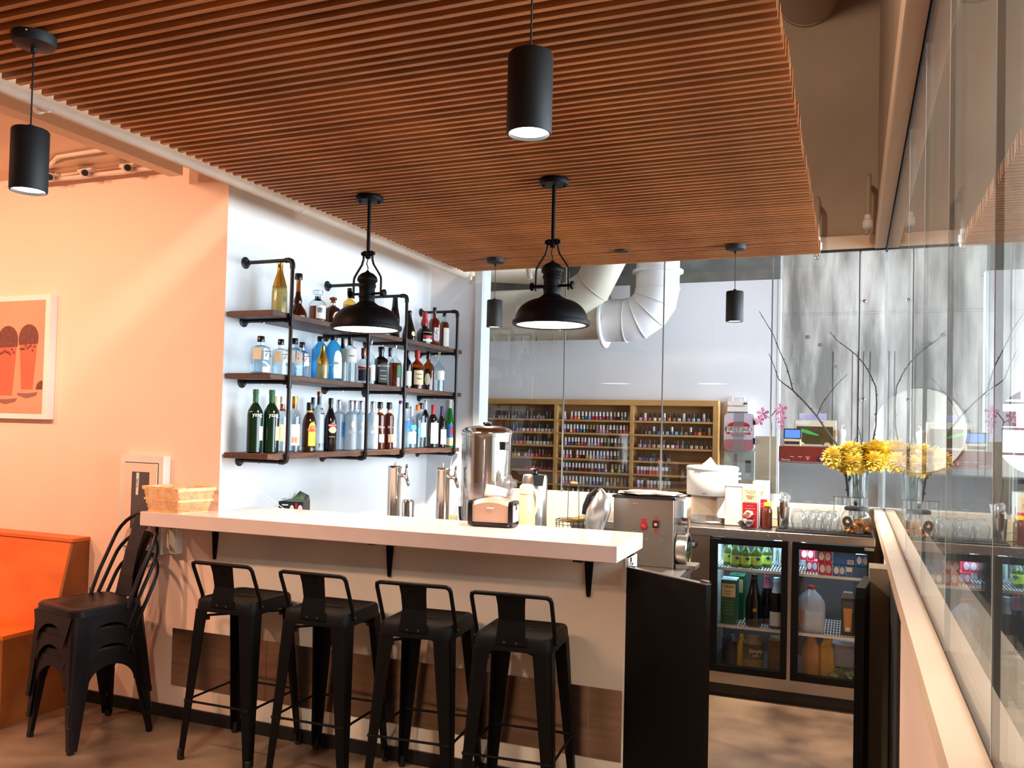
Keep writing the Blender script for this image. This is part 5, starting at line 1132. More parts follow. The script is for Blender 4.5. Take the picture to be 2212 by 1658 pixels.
# tall steel frothing pitcher seen side on (curved spout)
p = at(1290, 1100, y=4.05)
t = thing('steel_scoop', 'large curved polished steel jug head standing left of the steel machine', 'jug', (p.x, 4.05, ZU))
zt = at(1296, 1054, y=4.05).z-ZU
sec = [(-.012, 0, .044), (-.010, zt-.205, .046), (-.008, zt-.166, .060), (.006, zt-.106, .064), (.014, zt-.065, .052), (.018, zt-.038, .038), (.016, zt-.014, .022), (.014, zt, .006)]
rings = []
for x, z, r_ in sec: rings.append([(x+r_*math.cos(R(a)), r_*.7*math.sin(R(a)), z) for a in range(0, 360, 20)])
MB().loft(rings, 0, True).build('body', P('satin_steel', col(206, 206, 208), .24, metal=.9, noise=.04), t)
MB().tube([(-.066, -.01, zt-.13), (-.058, -.014, zt-.09), (-.036, -.016, zt-.04), (-.002, -.012, zt-.004)], [.010, .013, .014, .009], 10).build('handle', M['blackgloss'], t)
# stainless machine with red lamp, drum and perforated disc
x0, x1 = -1.118, -.812; YM = 4.2
t = thing('steel_machine', 'stainless box machine with red switches and round drum at the bar end', 'machine', (x0, YM, ZU-.0))
w_ = x1-x0; hM = 1.185-ZU
MB().bbox(0, w_, 0, .30, 0, hM, .003).build('body', M['steel_dark'], t)
MB().box(w_+.001, w_+.003, .004, .296, .0, hM-.004).build('face_plate', M['steel'], t)
MB().bbox(-.008, w_+.012, -.008, .31, hM, hM+.012, .004).build('lid', M['blackgloss'], t)
tx = w_*.42; tz = at(1391, 1137, y=YM).z-ZU
MB().lathe([(.0, 0), (.016, 0), (.017, .006), (.014, .016), (.008, .02), (0, .021)], 20, T=TR(at(1391, 1137, y=YM).x-x0, -.002, tz) @ RX(R(90))).build('red_knob', M['red'], t)
MB().box(at(1391, 1137, y=YM).x-x0-.013, at(1391, 1137, y=YM).x-x0+.013, -.0012, 0, tz+.012, tz+.040).build('red_label', M['red'], t)
sxp = at(1417, 1132, y=YM); MB().bbox(sxp.x-x0-.016, sxp.x-x0+.016, -.010, 0, sxp.z-ZU-.018, sxp.z-ZU+.018, .004).build('switch', M['blackgloss'], t)
MB().lathe([(0, 0), (.007, 0), (.006, .004), (0, .005)], 14, T=TR(sxp.x-x0, -.010, sxp.z-ZU) @ RX(R(90))).build('switch_lamp', M['emit_red'], t)
for dz in (.028, -.034): MB().box(sxp.x-x0-.006, sxp.x-x0+.006, -.0012, 0, sxp.z-ZU+dz-.010, sxp.z-ZU+dz+.010).build('red_label', M['red'], t)
for px, py in ((1363, 1086), (1370, 1086), (1376, 1086), (1437, 1090), (1367, 1146), (1375, 1146), (1434, 1151), (1430, 1167), (1397, 1164), (1442, 1228)):
    p = at(px, py, y=YM); MB().lathe([(.0035, 0), (.003, .002), (0, .0025)], 8, T=TR(p.x-x0, 0, p.z-ZU) @ RX(R(90))).build('screw', M['chrome'], t)
dz = at(1470, 1185, x=x1+.02).z-ZU
MB().lathe([(.070, 0), (.080, .004), (.082, .012), (.082, .055), (.078, .060), (.068, .060), (.068, .052), (0, .052)], 36, T=TR(w_+.003, .09, dz) @ RY(R(90))).build('drum', M['steel'], t)
dd = MB()
for k in range(-4, 5):
    hl = math.sqrt(max(0, .066**2-(k*.0145)**2)); dd.box(.0525+w_+.003, .0575+w_+.003, .09-hl, .09+hl, dz+k*.0145-.0028, dz+k*.0145+.0028); dd.box(.0525+w_+.003, .0575+w_+.003, .09+k*.0145-.002, .09+k*.0145+.002, dz-hl, dz+hl)
dd.build('grid_disc', M['chrome'], t)
MB().tube([(w_+.003, .12, dz+.135), (w_+.05, .12, dz+.135)], .022, 16).tube([(w_+.05, .12, dz+.16), (w_+.05, .12, dz+.105)], .013, 12).tube([(w_+.05, .12, dz+.11), (w_+.05, .12, dz+.075)], .004, 8).build('valve', M['chrome'], t)
MB().box(w_+.003, w_+.02, .16, .24, dz+.14, dz+.235).build('control_box', M['white'], t)
o = MB().bbox(0, .10, 0, .12, 0, .020, .003).build('steel_shelf', M['steel'], None, (-.800, 4.20, ZU)); tag(o, 'small steel drip shelf below the round drum', 'shelf')
me = crumple(3, .165, .10, .012, 31, .25); me.materials.append(P('crumpled_cloth_plastic', col(206, 186, 178), .35, vary=col(168, 148, 142), nscale=10)); o = mobj('plastic_cover', me, None, (x0+.16, YM+.12, ZU+hM+.022)); tag(o, 'crumpled pale plastic cover on top of the stainless machine', 'cover')

# ------------------------------------------------------------------ swing gates
t = thing('swing_gate', 'black laminate swing gate hinged at the right end of the bar', 'gate', (-.838, 3.452, 0), math.atan2(3.213-3.46, .366))
MB().bbox(0, .436, -.028, 0, .10, .963, .002).build('panel', M['gate_black'], t)
MB().box(.0, .436, -.028, 0, .963, .966).build('edge_band', M['steel_dark'], t)
MB().box(-.02, .03, -.006, .012, .965, .970).tube([(.0, .004, .962), (.0, .004, .982)], .006, 8).box(-.018, -.012, -.006, .012, .965, 1.0).build('hinge', M['chrome'], t)
MB().box(.40, .436, -.020, -.004, .966, .976).build('latch', M['chrome'], t)
t = thing('swing_gate', 'second black swing gate seen edge-on in front of the right cooler door', 'gate', (.020, 3.80, 0), R(84))
MB().prism([(0, .05), (.0, .855), (.03, .895), (.36, .895), (.36, .05)], -.036, 0).build('panel', M['gate_black'], t)
MB().box(.345, .40, -.03, -.006, .84, .85).build('hinge', M['chrome'], t)

# ------------------------------------------------------------------ pipes and fittings near the ceiling
pp = MB().tube([(-2.64, -1.5, 2.655), (-2.64, 5.60, 2.655)], .054, 20)
pp = pp.build('ceiling_pipe', M['pipe_white']); tag(pp, 'long white painted pipe running beside the left edge of the wooden ceiling', 'pipe')
for y in (3.62, 1.3): MB().lathe([(.0542, 0), (.057, .002), (.057, .03), (.0542, .032)], 20, cap=False, T=TR(-2.64, y, 2.655) @ RX(R(90))).build('coupling', M['pipe_white'], pp)
t = thing('ceiling_sprinkler', 'white sprinkler fitting at the far end of the white ceiling pipe', 'sprinkler', (-2.60, 5.60, 2.62))
MB().lathe([(.03, 0), (.034, .01), (.034, .03), (.02, .04), (.0, .04)], 16).lathe([(.012, -.03), (.014, -.01), (.02, 0)], 12).build('body', M['pipe_white'], t); MB().tube([(-.012, 0, -.03), (-.012, 0, -.055), (.012, 0, -.055), (.012, 0, -.03)], .002, 6).lathe([(.016, -.058), (.016, -.056), (0, -.055)], 12).build('deflector', M['chrome'], t)
_p = at(100, 218, x=-2.67); t = thing('twin_spotlight', 'small white two-lobed fixture under the pipe at upper left', 'lamp', (-2.67, _p.y, _p.z))
for s in (-1, 1): MB().lathe([(0, 0), (.016, .003), (.022, .015), (.020, .030), (.010, .04), (0, .04)], 16, T=TR(s*.022, 0, -.045) @ RX(R(25))).build('head', M['white_metal'], t)
MB().lathe([(.03, -.01), (.03, .03), (.02, .05), (0, .05)], 16).build('bracket', M['white_metal'], t)
MB().tube([(.0, 0, .04), (-.05, -.04, .02), (-.09, -.05, .03), (-.12, -.03, .045)], .0015, 5).build('wire', M['blackmatt'], t)
t = thing('ceiling_beam', 'boxed beam with open end under the ceiling at upper left', 'beam', (-3.24, 1.9, 2.76)); MB().box(0, .085, -1.6, 1.42, 0, .13).build('box', M['ceil_white'], t)
MB().box(.01, .04, 1.42, 1.43, .03, .1).build('bracket', M['blackmatt'], t)
cn = MB(); 
for dx in (0, .05): cn.tube([(-4.4+dx, 3.36, 2.84), (-4.15+dx, 3.30, 2.865), (-3.85, 3.22-dx, 2.875), (-3.5, 3.2-dx, 2.872), (-3.2, 3.24-dx, 2.868)], .010, 8)
o = cn.build('conduit', M['pipe_white']); tag(o, 'two thin painted conduits arching over the wall spotlights', 'conduit')
for i, (x, lb) in enumerate(((-4.12, 'leftmost small white wall spotlight under the conduits'), (-3.86, 'middle small white wall spotlight under the conduits'), (-3.56, 'rightmost small white wall spotlight under the conduits'))):
    t = thing('track_spotlight', lb, 'lamp', (x, 3.36, 2.845), 0, 'white spotlights high on the left wall')
    MB().bbox(-.05, .05, -.02, .02, 0, .03, .004).build('mount', M['pipe_white'], t)
    MB().tube([(-.02, 0, -.004), (.045, -.05, -.016)], [.020, .024], 14).build('head', M['pipe_white'], t); MB().tube([(.045, -.05, -.016), (.05, -.054, -.017)], .017, 12).build('lens', M['blackmatt'], t)
MB_ = MB().tube([(-4.5, 3.37, 2.835), (-3.35, 3.37, 2.835)], .012, 8); o = MB_.build('track_rail', M['pipe_white']); tag(o, 'straight painted rail carrying the small wall spotlights', 'rail')
# right-hand side above the glass: duct stub and sprinklers in front of the bulkhead
t = thing('round_duct', 'grey spiral duct end high above the right of the wooden ceiling', 'duct', (-.29, YF, 4.31))
MB().lathe([(.178, 0), (.182, .002), (.182, .03), (.178, .032), (.178, 1.3), (.182, 1.302), (.182, 1.33), (.178, 1.332), (.178, 2.6)], 40, T=RX(R(90))).build('tube', M['upper'], t)
for i, (px, py, lb) in enumerate(((1766, 435, 'short painted sprinkler drop right beside the wooden ceiling edge'), (1876, 385, 'painted sprinkler drop with white head near the glass header'))):
    p = at(px, py, y=5.45); t = thing('sprinkler_drop', lb, 'sprinkler', (p.x, 5.45, p.z), 0, 'sprinkler drops at the bulkhead')
    MB().tube([(0, .2, .02), (0, .02, .02), (.0, 0, 0), (0, 0, -.22)], .017, 12).build('pipe', M['upper'], t)
    MB().lathe([(.022, -.30), (.030, -.29), (.030, -.255), (.02, -.25), (.02, -.22)], 16).build('head', M['white_metal'], t)
    MB().tube([(-.010, 0, -.30), (-.010, 0, -.335), (.010, 0, -.335), (.010, 0, -.30)], .002, 6).lathe([(.018, -.338), (.018, -.336), (0, -.335)], 12).build('deflector', M['chrome'], t)
p = at(1765, 548, y=5.5); t = thing('ceiling_sprinkler', 'tiny sprinkler head hanging below the far right corner of the wooden ceiling', 'sprinkler', (p.x, 5.5, p.z)); MB().lathe([(.016, -.005), (.02, .01), (.02, .03), (0, .03)], 12).build('body', M['pipe_white'], t); MB().tube([(-.010, 0, 0), (-.012, 0, -.03), (.012, 0, -.03), (.010, 0, 0)], .002, 6).lathe([(.016, -.033), (.016, -.031), (0, -.03)], 12).build('deflector', M['chrome'], t)
t = thing('smoke_detector', 'small round black disc flush under the wooden ceiling near its far edge', 'detector', (*at(1343, 541, z=2.6).xy, 2.6)); MB().lathe([(0, 0), (.045, 0), (.045, -.006), (.03, -.010), (0, -.010)], 24).build('body', M['blackmatt'], t)
# ------------------------------------------------------------------ nail polish rack on the white wall beyond the glass
YR = 7.09; RX0, RX1 = -3.5, -1.018
t = thing('polish_rack', 'wide maple display rack on the rear wall filled with nail polish', 'rack', (0, YR, 0))
MB().box(RX0, RX1, .135, .148, .80, 1.775).build('back_board', M['rack_back'], t)
MB().bbox(RX0, RX1, -.005, .135, 1.735, 1.782, .003).build('top_rail', M['rack'], t)
posts = [-3.5, -3.165, -2.428, -1.744, -1.04]
for x in posts[:-1]: MB().box(x-.014, x+.014, -.004, .135, .80, 1.735).build('upright', M['rack'], t)
MB().box(-1.062, RX1, -.004, .135, .80, 1.735).build('upright', M['rack'], t)
rows = [1.606, 1.492, 1.379, 1.267, 1.155, 1.040, .93]
for z in rows:
    for a, b in zip(posts[:-1], posts[1:]): MB().box(a+.014, b-.014 if b > -1.1 else b-.014, 0, .135, z-.016, z).build('shelf_board', M['rack'], t)
# polish bottles: one mesh per colour and cap
PC = {'clear': (226, 216, 210), 'pink': (226, 120, 140), 'coral': (226, 96, 84), 'orange': (222, 140, 60), 'green': (44, 96, 76), 'blue': (40, 76, 156), 'pale blue': (130, 176, 214), 'red': (176, 24, 40), 'dark red': (104, 18, 32),
      'purple': (92, 52, 116), 'black': (26, 22, 30), 'mauve': (160, 110, 130), 'beige': (206, 176, 150), 'gold': (176, 150, 80), 'yellow': (222, 196, 70), 'lilac': (186, 160, 206), 'brown': (90, 60, 50), 'grey': (120, 120, 126)}
CAPM = {'white': P('polish_cap_white', col(226, 228, 234), .35, noise=.02), 'black': P('polish_cap_black', col(34, 32, 36), .4, noise=.02), 'tan': P('polish_cap_tan', col(176, 150, 110), .4, noise=.02)}
PM = {}; pmesh = {}
def polish_mesh(c, cap, kind):
    k = (c, cap, kind)
    if k not in pmesh:
        if c not in PM: PM[c] = P('polish_'+c.replace(' ', '_'), col(*PC[c]), .18, noise=.03, coat=.5)
        m = MB()
        if kind == 'o': m.lathe([(0, 0), (.0125, 0), (.0145, .004), (.0145, .022), (.0085, .031), (.0085, .033)], 8, 0); m.lathe([(.0095, .031), (.0082, .066), (.0065, .070), (0, .0705)], 8, 1)
        elif kind == 's': m.bbox(-.0125, .0125, -.0125, .0125, 0, .028, .003, 0); m.lathe([(.010, .027), (.009, .066), (0, .067)], 6, 1)
        else: m.lathe([(0, 0), (.0135, 0), (.0135, .032), (.0135, .033)], 8, 0); m.lathe([(.0138, .033), (.0138, .062), (0, .063)], 8, 1)
        pmesh[k] = m.mesh('nail_polish', [PM[c], CAPM[cap]])
    return pmesh[k]
ORD = ['first', 'second', 'third', 'fourth', 'fifth', 'sixth', 'seventh', 'eighth', 'ninth', 'tenth', 'eleventh', 'twelfth', 'thirteenth', 'fourteenth', 'fifteenth', 'sixteenth', 'seventeenth', 'eighteenth', 'nineteenth', 'twentieth', '21st', '22nd', '23rd', '24th']
ROWN = ['top', 'second', 'third', 'fourth', 'fifth', 'sixth', 'bottom']
def row(bay, ri, px0, px1, n, cols, caps, kind, gaps=()):
    z = rows[ri]+.0006; xa, xb = at(px0, 960, y=YR+.03).x, at(px1, 960, y=YR+.03).x; i = 0
    for k in range(n):
        if k in gaps: continue
        c = cols[k % len(cols)] if not callable(cols) else cols(k); cap = caps[k % len(caps)] if isinstance(caps, (list, tuple)) else caps
        o = mobj('nail_polish', polish_mesh(c, cap, kind), None, (xa+(xb-xa)*(k/(max(1, n-1)))+rnd.uniform(-.002, .002), YR+.03+rnd.uniform(-.003, .003), z), (0, 0, rnd.uniform(-.3, .3)))
        tag(o, '%s nail polish with %s cap, %s from left, %s row, %s bay' % (c, cap, ORD[i], ROWN[ri], bay), 'nail polish', 'nail polishes, %s row of the %s bay' % (ROWN[ri], bay)); i += 1
W_, K_, T_ = 'white', 'black', 'tan'
row('middle', 0, 1219, 1366, 20, ['lilac', 'pink', 'pink', 'coral', 'orange', 'green', 'blue', 'pale blue', 'red', 'red', 'purple', 'red', 'dark red', 'mauve', 'dark red', 'black', 'green', 'green', 'beige', 'beige'], [W_]*14+[T_, W_]*3, 'o', gaps=(1,))
row('middle', 1, 1219, 1362, 21, ['mauve', 'black', 'beige', 'coral', 'purple', 'blue', 'green', 'black', 'dark red', 'black', 'mauve', 'pink', 'lilac', 'mauve', 'dark red', 'brown', 'grey', 'red', 'red', 'coral', 'brown'], [W_]*7+['tan']*4+[W_, W_, T_]*4, 'o')
row('middle', 2, 1222, 1366, 21, ['lilac', 'blue', 'purple', 'black', 'red', 'mauve', 'red', 'lilac', 'pale blue', 'lilac', 'pink', 'purple', 'black', 'green', 'black', 'purple', 'brown', 'black', 'gold', 'brown', 'red'], [W_]*12+[T_, T_, W_, W_]+[T_]*5, 'o')
row('middle', 3, 1218, 1366, 21, ['mauve', 'pink', 'red', 'x', 'coral', 'dark red', 'black', 'yellow', 'clear', 'beige', 'pale blue', 'pale blue', 'coral', 'dark red', 'mauve', 'black', 'brown', 'black', 'gold', 'brown', 'green'], [W_]*16+[T_]*5, 'o', gaps=(3, 17))
row('middle', 4, 1218, 1360, 21, ['black', 'black', 'black', 'purple', 'black', 'dark red', 'dark red', 'red', 'black', 'red', 'black', 'purple', 'black', 'mauve', 'x', 'yellow', 'black', 'gold', 'black', 'x', 'brown'], [W_]*13+[T_]*8, 'o', gaps=(14, 19))
row('middle', 5, 1218, 1360, 20, ['lilac', 'pink', 'mauve', 'clear', 'grey', 'beige', 'pale blue', 'grey', 'pale blue', 'blue', 'purple', 'blue', 'grey', 'clear', 'grey', 'beige', 'brown', 'gold', 'grey', 'brown'], [W_]*12+[T_]*8, 'o')
row('middle', 6, 1218, 1362, 14, ['brown', 'grey', 'dark red', 'black'], [W_, T_, W_], 'o')
row('right', 0, 1383, 1530, 15, ['lilac', 'pink', 'mauve', 'clear', 'beige', 'grey', 'coral', 'grey', 'beige', 'pale blue', 'grey', 'pale blue', 'pale blue', 'mauve', 'grey'], [K_, W_, K_, K_], 's')
row('right', 1, 1383, 1532, 16, ['black', 'black', 'grey', 'green', 'blue', 'grey', 'pale blue', 'blue', 'pale blue', 'green', 'grey', 'black', 'red', 'orange', 'dark red', 'gold'], [K_, K_, K_, W_], 's')
row('right', 2, 1383, 1536, 16, ['lilac', 'lilac', 'mauve', 'beige', 'beige', 'beige', 'clear', 'clear', 'pink', 'grey', 'green', 'beige', 'beige', 'gold', 'brown', 'brown'], [K_], 's')
row('right', 3, 1383, 1445, 9, ['grey', 'purple', 'blue', 'grey', 'blue', 'red', 'dark red', 'black', 'grey'], [K_], 's')
row('right', 4, 1380, 1440, 10, ['pink', 'mauve', 'mauve', 'red', 'coral', 'coral', 'coral', 'x', 'mauve', 'dark red'], [W_], 'c', gaps=(7,))
row('right', 5, 1380, 1446, 10, ['lilac', 'mauve', 'x', 'beige', 'beige', 'mauve', 'beige', 'clear', 'beige', 'grey'], [W_], 'c', gaps=(2,))
row('left', 0, 1064, 1200, 21, ['black', 'black', 'grey', 'purple', 'black', 'brown', 'black', 'grey', 'black'], [K_], 's', gaps=(10,))
row('left', 1, 1108, 1203, 13, ['purple', 'purple', 'mauve', 'clear', 'clear', 'pink', 'clear', 'beige', 'beige', 'beige', 'beige', 'clear', 'coral'], [K_], 's')
row('left', 2, 1110, 1199, 13, ['grey', 'coral', 'coral', 'pink', 'clear', 'clear', 'beige', 'clear', 'beige', 'clear', 'beige', 'beige', 'brown'], [K_], 's')
row('left', 3, 1106, 1203, 14, ['yellow', 'yellow', 'yellow', 'x', 'coral', 'pink', 'pink', 'red', 'red', 'red', 'dark red', 'red', 'red', 'coral'], [K_], 's', gaps=(3,))
row('left', 4, 1138, 1203, 9, ['red', 'red', 'pink', 'red', 'red', 'dark red', 'red', 'brown', 'red'], [K_], 's')
row('leftmost', 0, 1040, 1047, 2, ['black', 'clear'], [K_], 's')

# ------------------------------------------------------------------ ducts under the salon ceiling
YD = 6.7
def ring(mb, x, y, z, r, ax): 
    mb.lathe([(r, -.004), (r+.006, -.003), (r+.006, .003), (r, .004)], 36, cap=False, T=TR(x, y, z) @ (RY(R(90)) if ax == 'x' else Matrix.Identity(4)))
t = thing('spiral_duct', 'long beige horizontal spiral duct behind the glass, with ribbed seams', 'duct', (0, 0, 0))
MB().tube([(-4.5, YD, 2.475), (-1.88, YD, 2.475)], .215, 40).build('tube', M['duct'], t)
for i in range(16):
    x = -3.95+i*.135; sm = MB(); sm.lathe([(.215, -.004), (.2195, -.002), (.2195, .002), (.215, .004)], 36, cap=False, T=TR(x, YD, 2.475) @ RZ(R(18)) @ RY(R(90))); sm.build('seam', M['duct'], t)
t = thing('elbow_duct', 'white segmented duct elbow rising at the end of the beige duct', 'duct', (0, 0, 0))
ex = -1.455; pts = [(-1.88, YD-.02, 2.41)]
for a in (0, 22.5, 45, 67.5, 90): pts.append((-1.70+.245*math.sin(R(a)), YD-.02, 2.41+.245-.245*math.cos(R(a))))
pts += [(-1.455, YD-.02, 4.8)]
k = MB(); k.tube(pts, .172, 36); k.build('segments', M['duct_white'], t)
for p_, nx in ((pts[1], 0), (pts[2], 22), (pts[3], 45), (pts[4], 68), (pts[5], 90)):
    MB().lathe([(.173, -.004), (.180, -.002), (.180, .002), (.173, .004)], 36, cap=False, T=TR(*p_) @ RY(R(90-nx*1.0))).build('seam', M['duct_white'], t)
MB().lathe([(.17, -.012), (.222, -.010), (.222, .008), (.17, .012)], 36, T=TR(-1.88, YD-.02, 2.41) @ RY(R(90))).build('flange', M['duct_white'], t)
MB().lathe([(.172, -.012), (.202, -.010), (.202, .010), (.172, .012)], 36, T=TR(-1.455, YD-.02, 2.79)).build('flange', M['duct_white'], t)
t = thing('elbow_duct', 'beige duct elbow coming down behind the right dome lamp', 'duct', (0, 0, 0))
pts = [(-1.70, YD-.35, 4.8), (-1.78, YD-.35, 2.86), (-1.90, YD-.33, 2.64), (-2.12, YD-.30, 2.52), (-2.5, YD-.26, 2.48)]
MB().tube(pts, .150, 32).build('segments', M['duct'], t)
for i in (1, 2, 3):
    d = (Vector(pts[i+1])-Vector(pts[i-1])).normalized(); MB().lathe([(.152, -.003), (.158, -.002), (.158, .002), (.152, .003)], 32, cap=False, T=TR(*pts[i]) @ d.to_track_quat('Z', 'Y').to_matrix().to_4x4()).build('seam', M['duct'], t)
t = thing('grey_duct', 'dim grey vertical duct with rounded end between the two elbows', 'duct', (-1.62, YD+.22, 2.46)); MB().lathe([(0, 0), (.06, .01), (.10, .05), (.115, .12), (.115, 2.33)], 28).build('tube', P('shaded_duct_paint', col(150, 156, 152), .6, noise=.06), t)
# salon ceiling soffit with lights and pipe at upper left
struct('ceiling_salon', MB().box(-6, -2.2, 5.9, 7.24, 2.98, 3.05), M['duct'])
o = MB().box(-2.95, -2.5, 6.2, 6.9, 2.955, 2.98).build('ceiling_light', E('skylight_panel', (.9, .95, 1, 1), 1.1)); tag(o, 'flat pale light panel in the salon ceiling above the beige duct', 'light')
o = MB().tube([(-3.9, 6.0, 2.83), (-2.45, 6.9, 2.83)], .07, 16).build('salon_pipe', M['pipe_white']); tag(o, 'white painted pipe crossing above the beige duct at left', 'pipe')
o = MB().tube([(-3.2, 6.15, 2.98), (-3.2, 6.15, 2.80), (-2.42, 6.15, 2.80), (-2.36, 6.15, 2.78), (-2.34, 6.15, 2.68)], .022, 10).build('salon_conduit', M['pipe_white']); tag(o, 'thin white conduit with downturned end above the beige duct', 'conduit')
# small recessed down-lights whose glow shows in the glazing: built over the room behind the camera
def downlight(x, y, z, lb):
    t = thing('recessed_light', lb, 'lamp', (x, y, z)); MB().lathe([(.03, 0), (.045, 0), (.045, -.008), (.03, -.006)], 20, cap=False).build('trim_ring', M['white'], t); MB().lathe([(0, -.002), (.032, -.002), (.032, -.004), (0, -.004)], 20).build('disc', M['emit_warm'], t)

# ------------------------------------------------------------------ first-aid things on the wall right of the rack
YFK = 7.158
def pz(px, py, y=YFK): return at(px, py, y=y)
a = pz(1563, 972); b = pz(1630, 893)
t = thing('first_aid_case', 'clear and red first aid case with black latches hanging right of the rack', 'case', (a.x, YFK, a.z))
w_, h_ = b.x-a.x, b.z-a.z
MB().prism(rrect(0, w_, 0, h_, .035, 5), 0, .08).build('case', P('frosted_case', col(206, 196, 212), .3, noise=.08, coat=.4), t)
MB().prism(rrect(.004, w_-.004, .004, h_*.30, .03, 5), -.004, 0).build('lower_band', P('case_red_edge', col(170, 110, 122), .35, noise=.1), t)
MB().prism([(w_*.14, h_*.52)]+[(w_*.5-w_*.36*math.cos(R(x_)), h_*.66+h_*.12*math.sin(R(x_))) for x_ in range(0, 181, 20)]+[(w_*.86, h_*.52)], -.006, -.004).build('red_arch', M['red'], t)
MB().box(w_*.10, w_*.90, -.008, -.006, h_*.50, h_*.64).build('text_band', M['paper'], t)
text('FIRST AID', .050, M['ink'], t, (w_*.5, -.009, h_*.57)); MB().box(w_*.12, w_*.88, -.0065, -.004, h_*.44, h_*.495).build('red_band', M['red'], t)
text('EMERGENCY', .026, M['paper'], t, (w_*.5, -.0075, h_*.467)); text('SUPPLIES', .026, M['red'], t, (w_*.5, -.0075, h_*.40))
for z in (h_*.18, h_*.70): MB().bbox(w_-.010, w_+.014, -.006, .06, z, z+h_*.17, .004).build('latch', M['blackgloss'], t)
a2 = pz(1570, 891); b2 = pz(1615, 866)
t = thing('clear_kit_box', 'white box with red heading and handle on top of the first aid case', 'box', (a2.x, YFK, b.z+.001)); w2, h2 = b2.x-a2.x+.01, b2.z-b.z+.0
MB().bbox(0, w2, 0, .07, 0, h2, .006).build('box', M['paper'], t); MB().box(.006, w2-.006, -.002, 0, .004, .012).build('print_bar', P('navy_bar', col(40, 50, 110), .5, noise=.05), t); MB().box(w2*.76, w2*.92, -.002, 0, h2*.72, h2*.86).build('print_bar', P('navy_bar2', col(40, 50, 110), .5, noise=.05), t)
text('Burn Treatment Kit', .018, M['red'], t, (w2*.42, -.002, h2*.60)); MB().tube([(w2*.2, .03, h2), (w2*.22, .03, h2+.03), (w2*.75, .03, h2+.03), (w2*.78, .03, h2)], .008, 8).build('handle', M['white'], t)
# vertical clear acrylic holder in front of the case
a = at(1583, 985, y=6.3); o = MB().box(a.x, at(1606, 985, y=6.3).x, 6.3, 6.304, 1.0, at(1590, 888, y=6.3).z).box(a.x, at(1606, 985, y=6.3).x, 6.22, 6.3, 1.0, 1.004).build('acrylic_stand', G('acrylic', (.82, .84, .86, 1), .05, 1.45, .25, col(170, 172, 174))); tag(o, 'narrow clear acrylic stand in front of the first aid case', 'stand')
# reception desk in grey, red warmer, framed mirror, calculator, speaker sign
YS = 6.35
struct('wall_desk', MB().box(at(1683, 1000, y=YS).x, .17, YS, YS+.3, 0, 1.32), P('grey_desk_panel', col(142, 144, 146), .4, noise=.12, nscale=2.5, stretch=(.3, 1, 2)))
zt_ = 1.3205
xl, xr = at(1682, 990, y=YS+.02).x, at(1800, 990, y=YS+.02).x
t = thing('red_warmer', 'long dark red appliance with white knob and red pilot lamp beyond the glass', 'appliance', (xl, YS+.02, zt_)); hh = at(1740, 964, y=YS+.02).z-zt_
MB().bbox(0, xr-xl, 0, .2, 0, max(.05, hh), .008).build('body', P('dark_red_enamel', col(126, 34, 30), .25, noise=.08, coat=.5), t)
MB().box(.0, xr-xl, -.002, 0, .002, .010).build('trim_strip', P('pink_strip', col(170, 110, 110), .5, noise=.05), t)
for px in (1711, 1728, 1745): 
    x = at(px, 976, y=YS+.02).x-xl; MB().lathe([(0, 0), (.006, 0), (.005, .004), (0, .005)], 10, T=TR(x, 0, .030) @ RX(R(90))).build('pilot_lamp', M['emit_red'] if px == 1745 else M['copper'], t); MB().box(x-.014, x+.014, -.0015, 0, .042, .045).build('marking', M['paper'], t)
x = at(1773, 975, y=YS+.02).x-xl; MB().lathe([(0, 0), (.017, 0), (.016, .012), (0, .013)], 18, T=TR(x, 0, .030) @ RX(R(90))).build('knob', M['blackgloss'], t); MB().lathe([(0, .013), (.007, .013), (.006, .018), (0, .018)], 12, T=TR(x, 0, .036) @ RX(R(90))).build('knob_tip', M['white'], t)
text('Thermal', .018, M['paper'], t, (.045, -.003, .020), shear=.3)
zt2 = zt_+max(.05, hh)+.0005
a, b = at(1715, 964, y=YS+.12), at(1807, 908, y=YS+.12)
t = thing('framed_screen', 'cream framed screen with green reflection standing on the red appliance', 'screen', (a.x, YS+.12, zt2)); w_, h_ = b.x-a.x, b.z-zt2
MB().bbox(0, w_, 0, .03, 0, h_, .004).build('frame', P('cream_frame', col(226, 214, 190), .4, noise=.03), t)
MB().box(.018, w_-.022, -.002, 0, .016, h_-.045).build('panel', P('olive_panel', col(92, 84, 44), .25, vary=col(66, 50, 24), nscale=4, coat=.5), t)
MB().prism([(.045, h_-.085), (.05, h_-.062), (.10, h_-.075), (.17, h_-.105), (.165, h_-.112), (.10, h_-.10)], -.004, -.002).build('green_reflection', P('green_mark', col(70, 190, 80), .5, noise=.1), t)  # green reflection drawn as a flat coloured shape on the panel
MB().prism([(w_*.2+.055*math.cos(R(x_)), h_-.020+.014*math.sin(R(x_))) for x_ in range(0, 360, 20)], -.0025, 0).build('oval_badge', M['paper'], t)
for x_ in (.05, w_-.06): MB().prism([(x_+.024*math.cos(R(q_)), .008+.024*math.sin(R(q_))) for q_ in range(0, 181, 15)], -.006, 0).build('foot_tab', M['cream'], t)
t = thing('bottle_pump', 'white pump bottle right of the framed screen', 'bottle', (b.x+.035, YS+.10, zt2)); MB().lathe([(0, 0), (.022, 0), (.024, .01), (.024, .07), (.03, .09), (.03, .12), (.012, .13), (.0, .132)], 18).build('body', M['white'], t); MB().tube([(0, 0, .13), (0, 0, .155), (.02, 0, .158)], .004, 8).build('pump', M['white'], t)
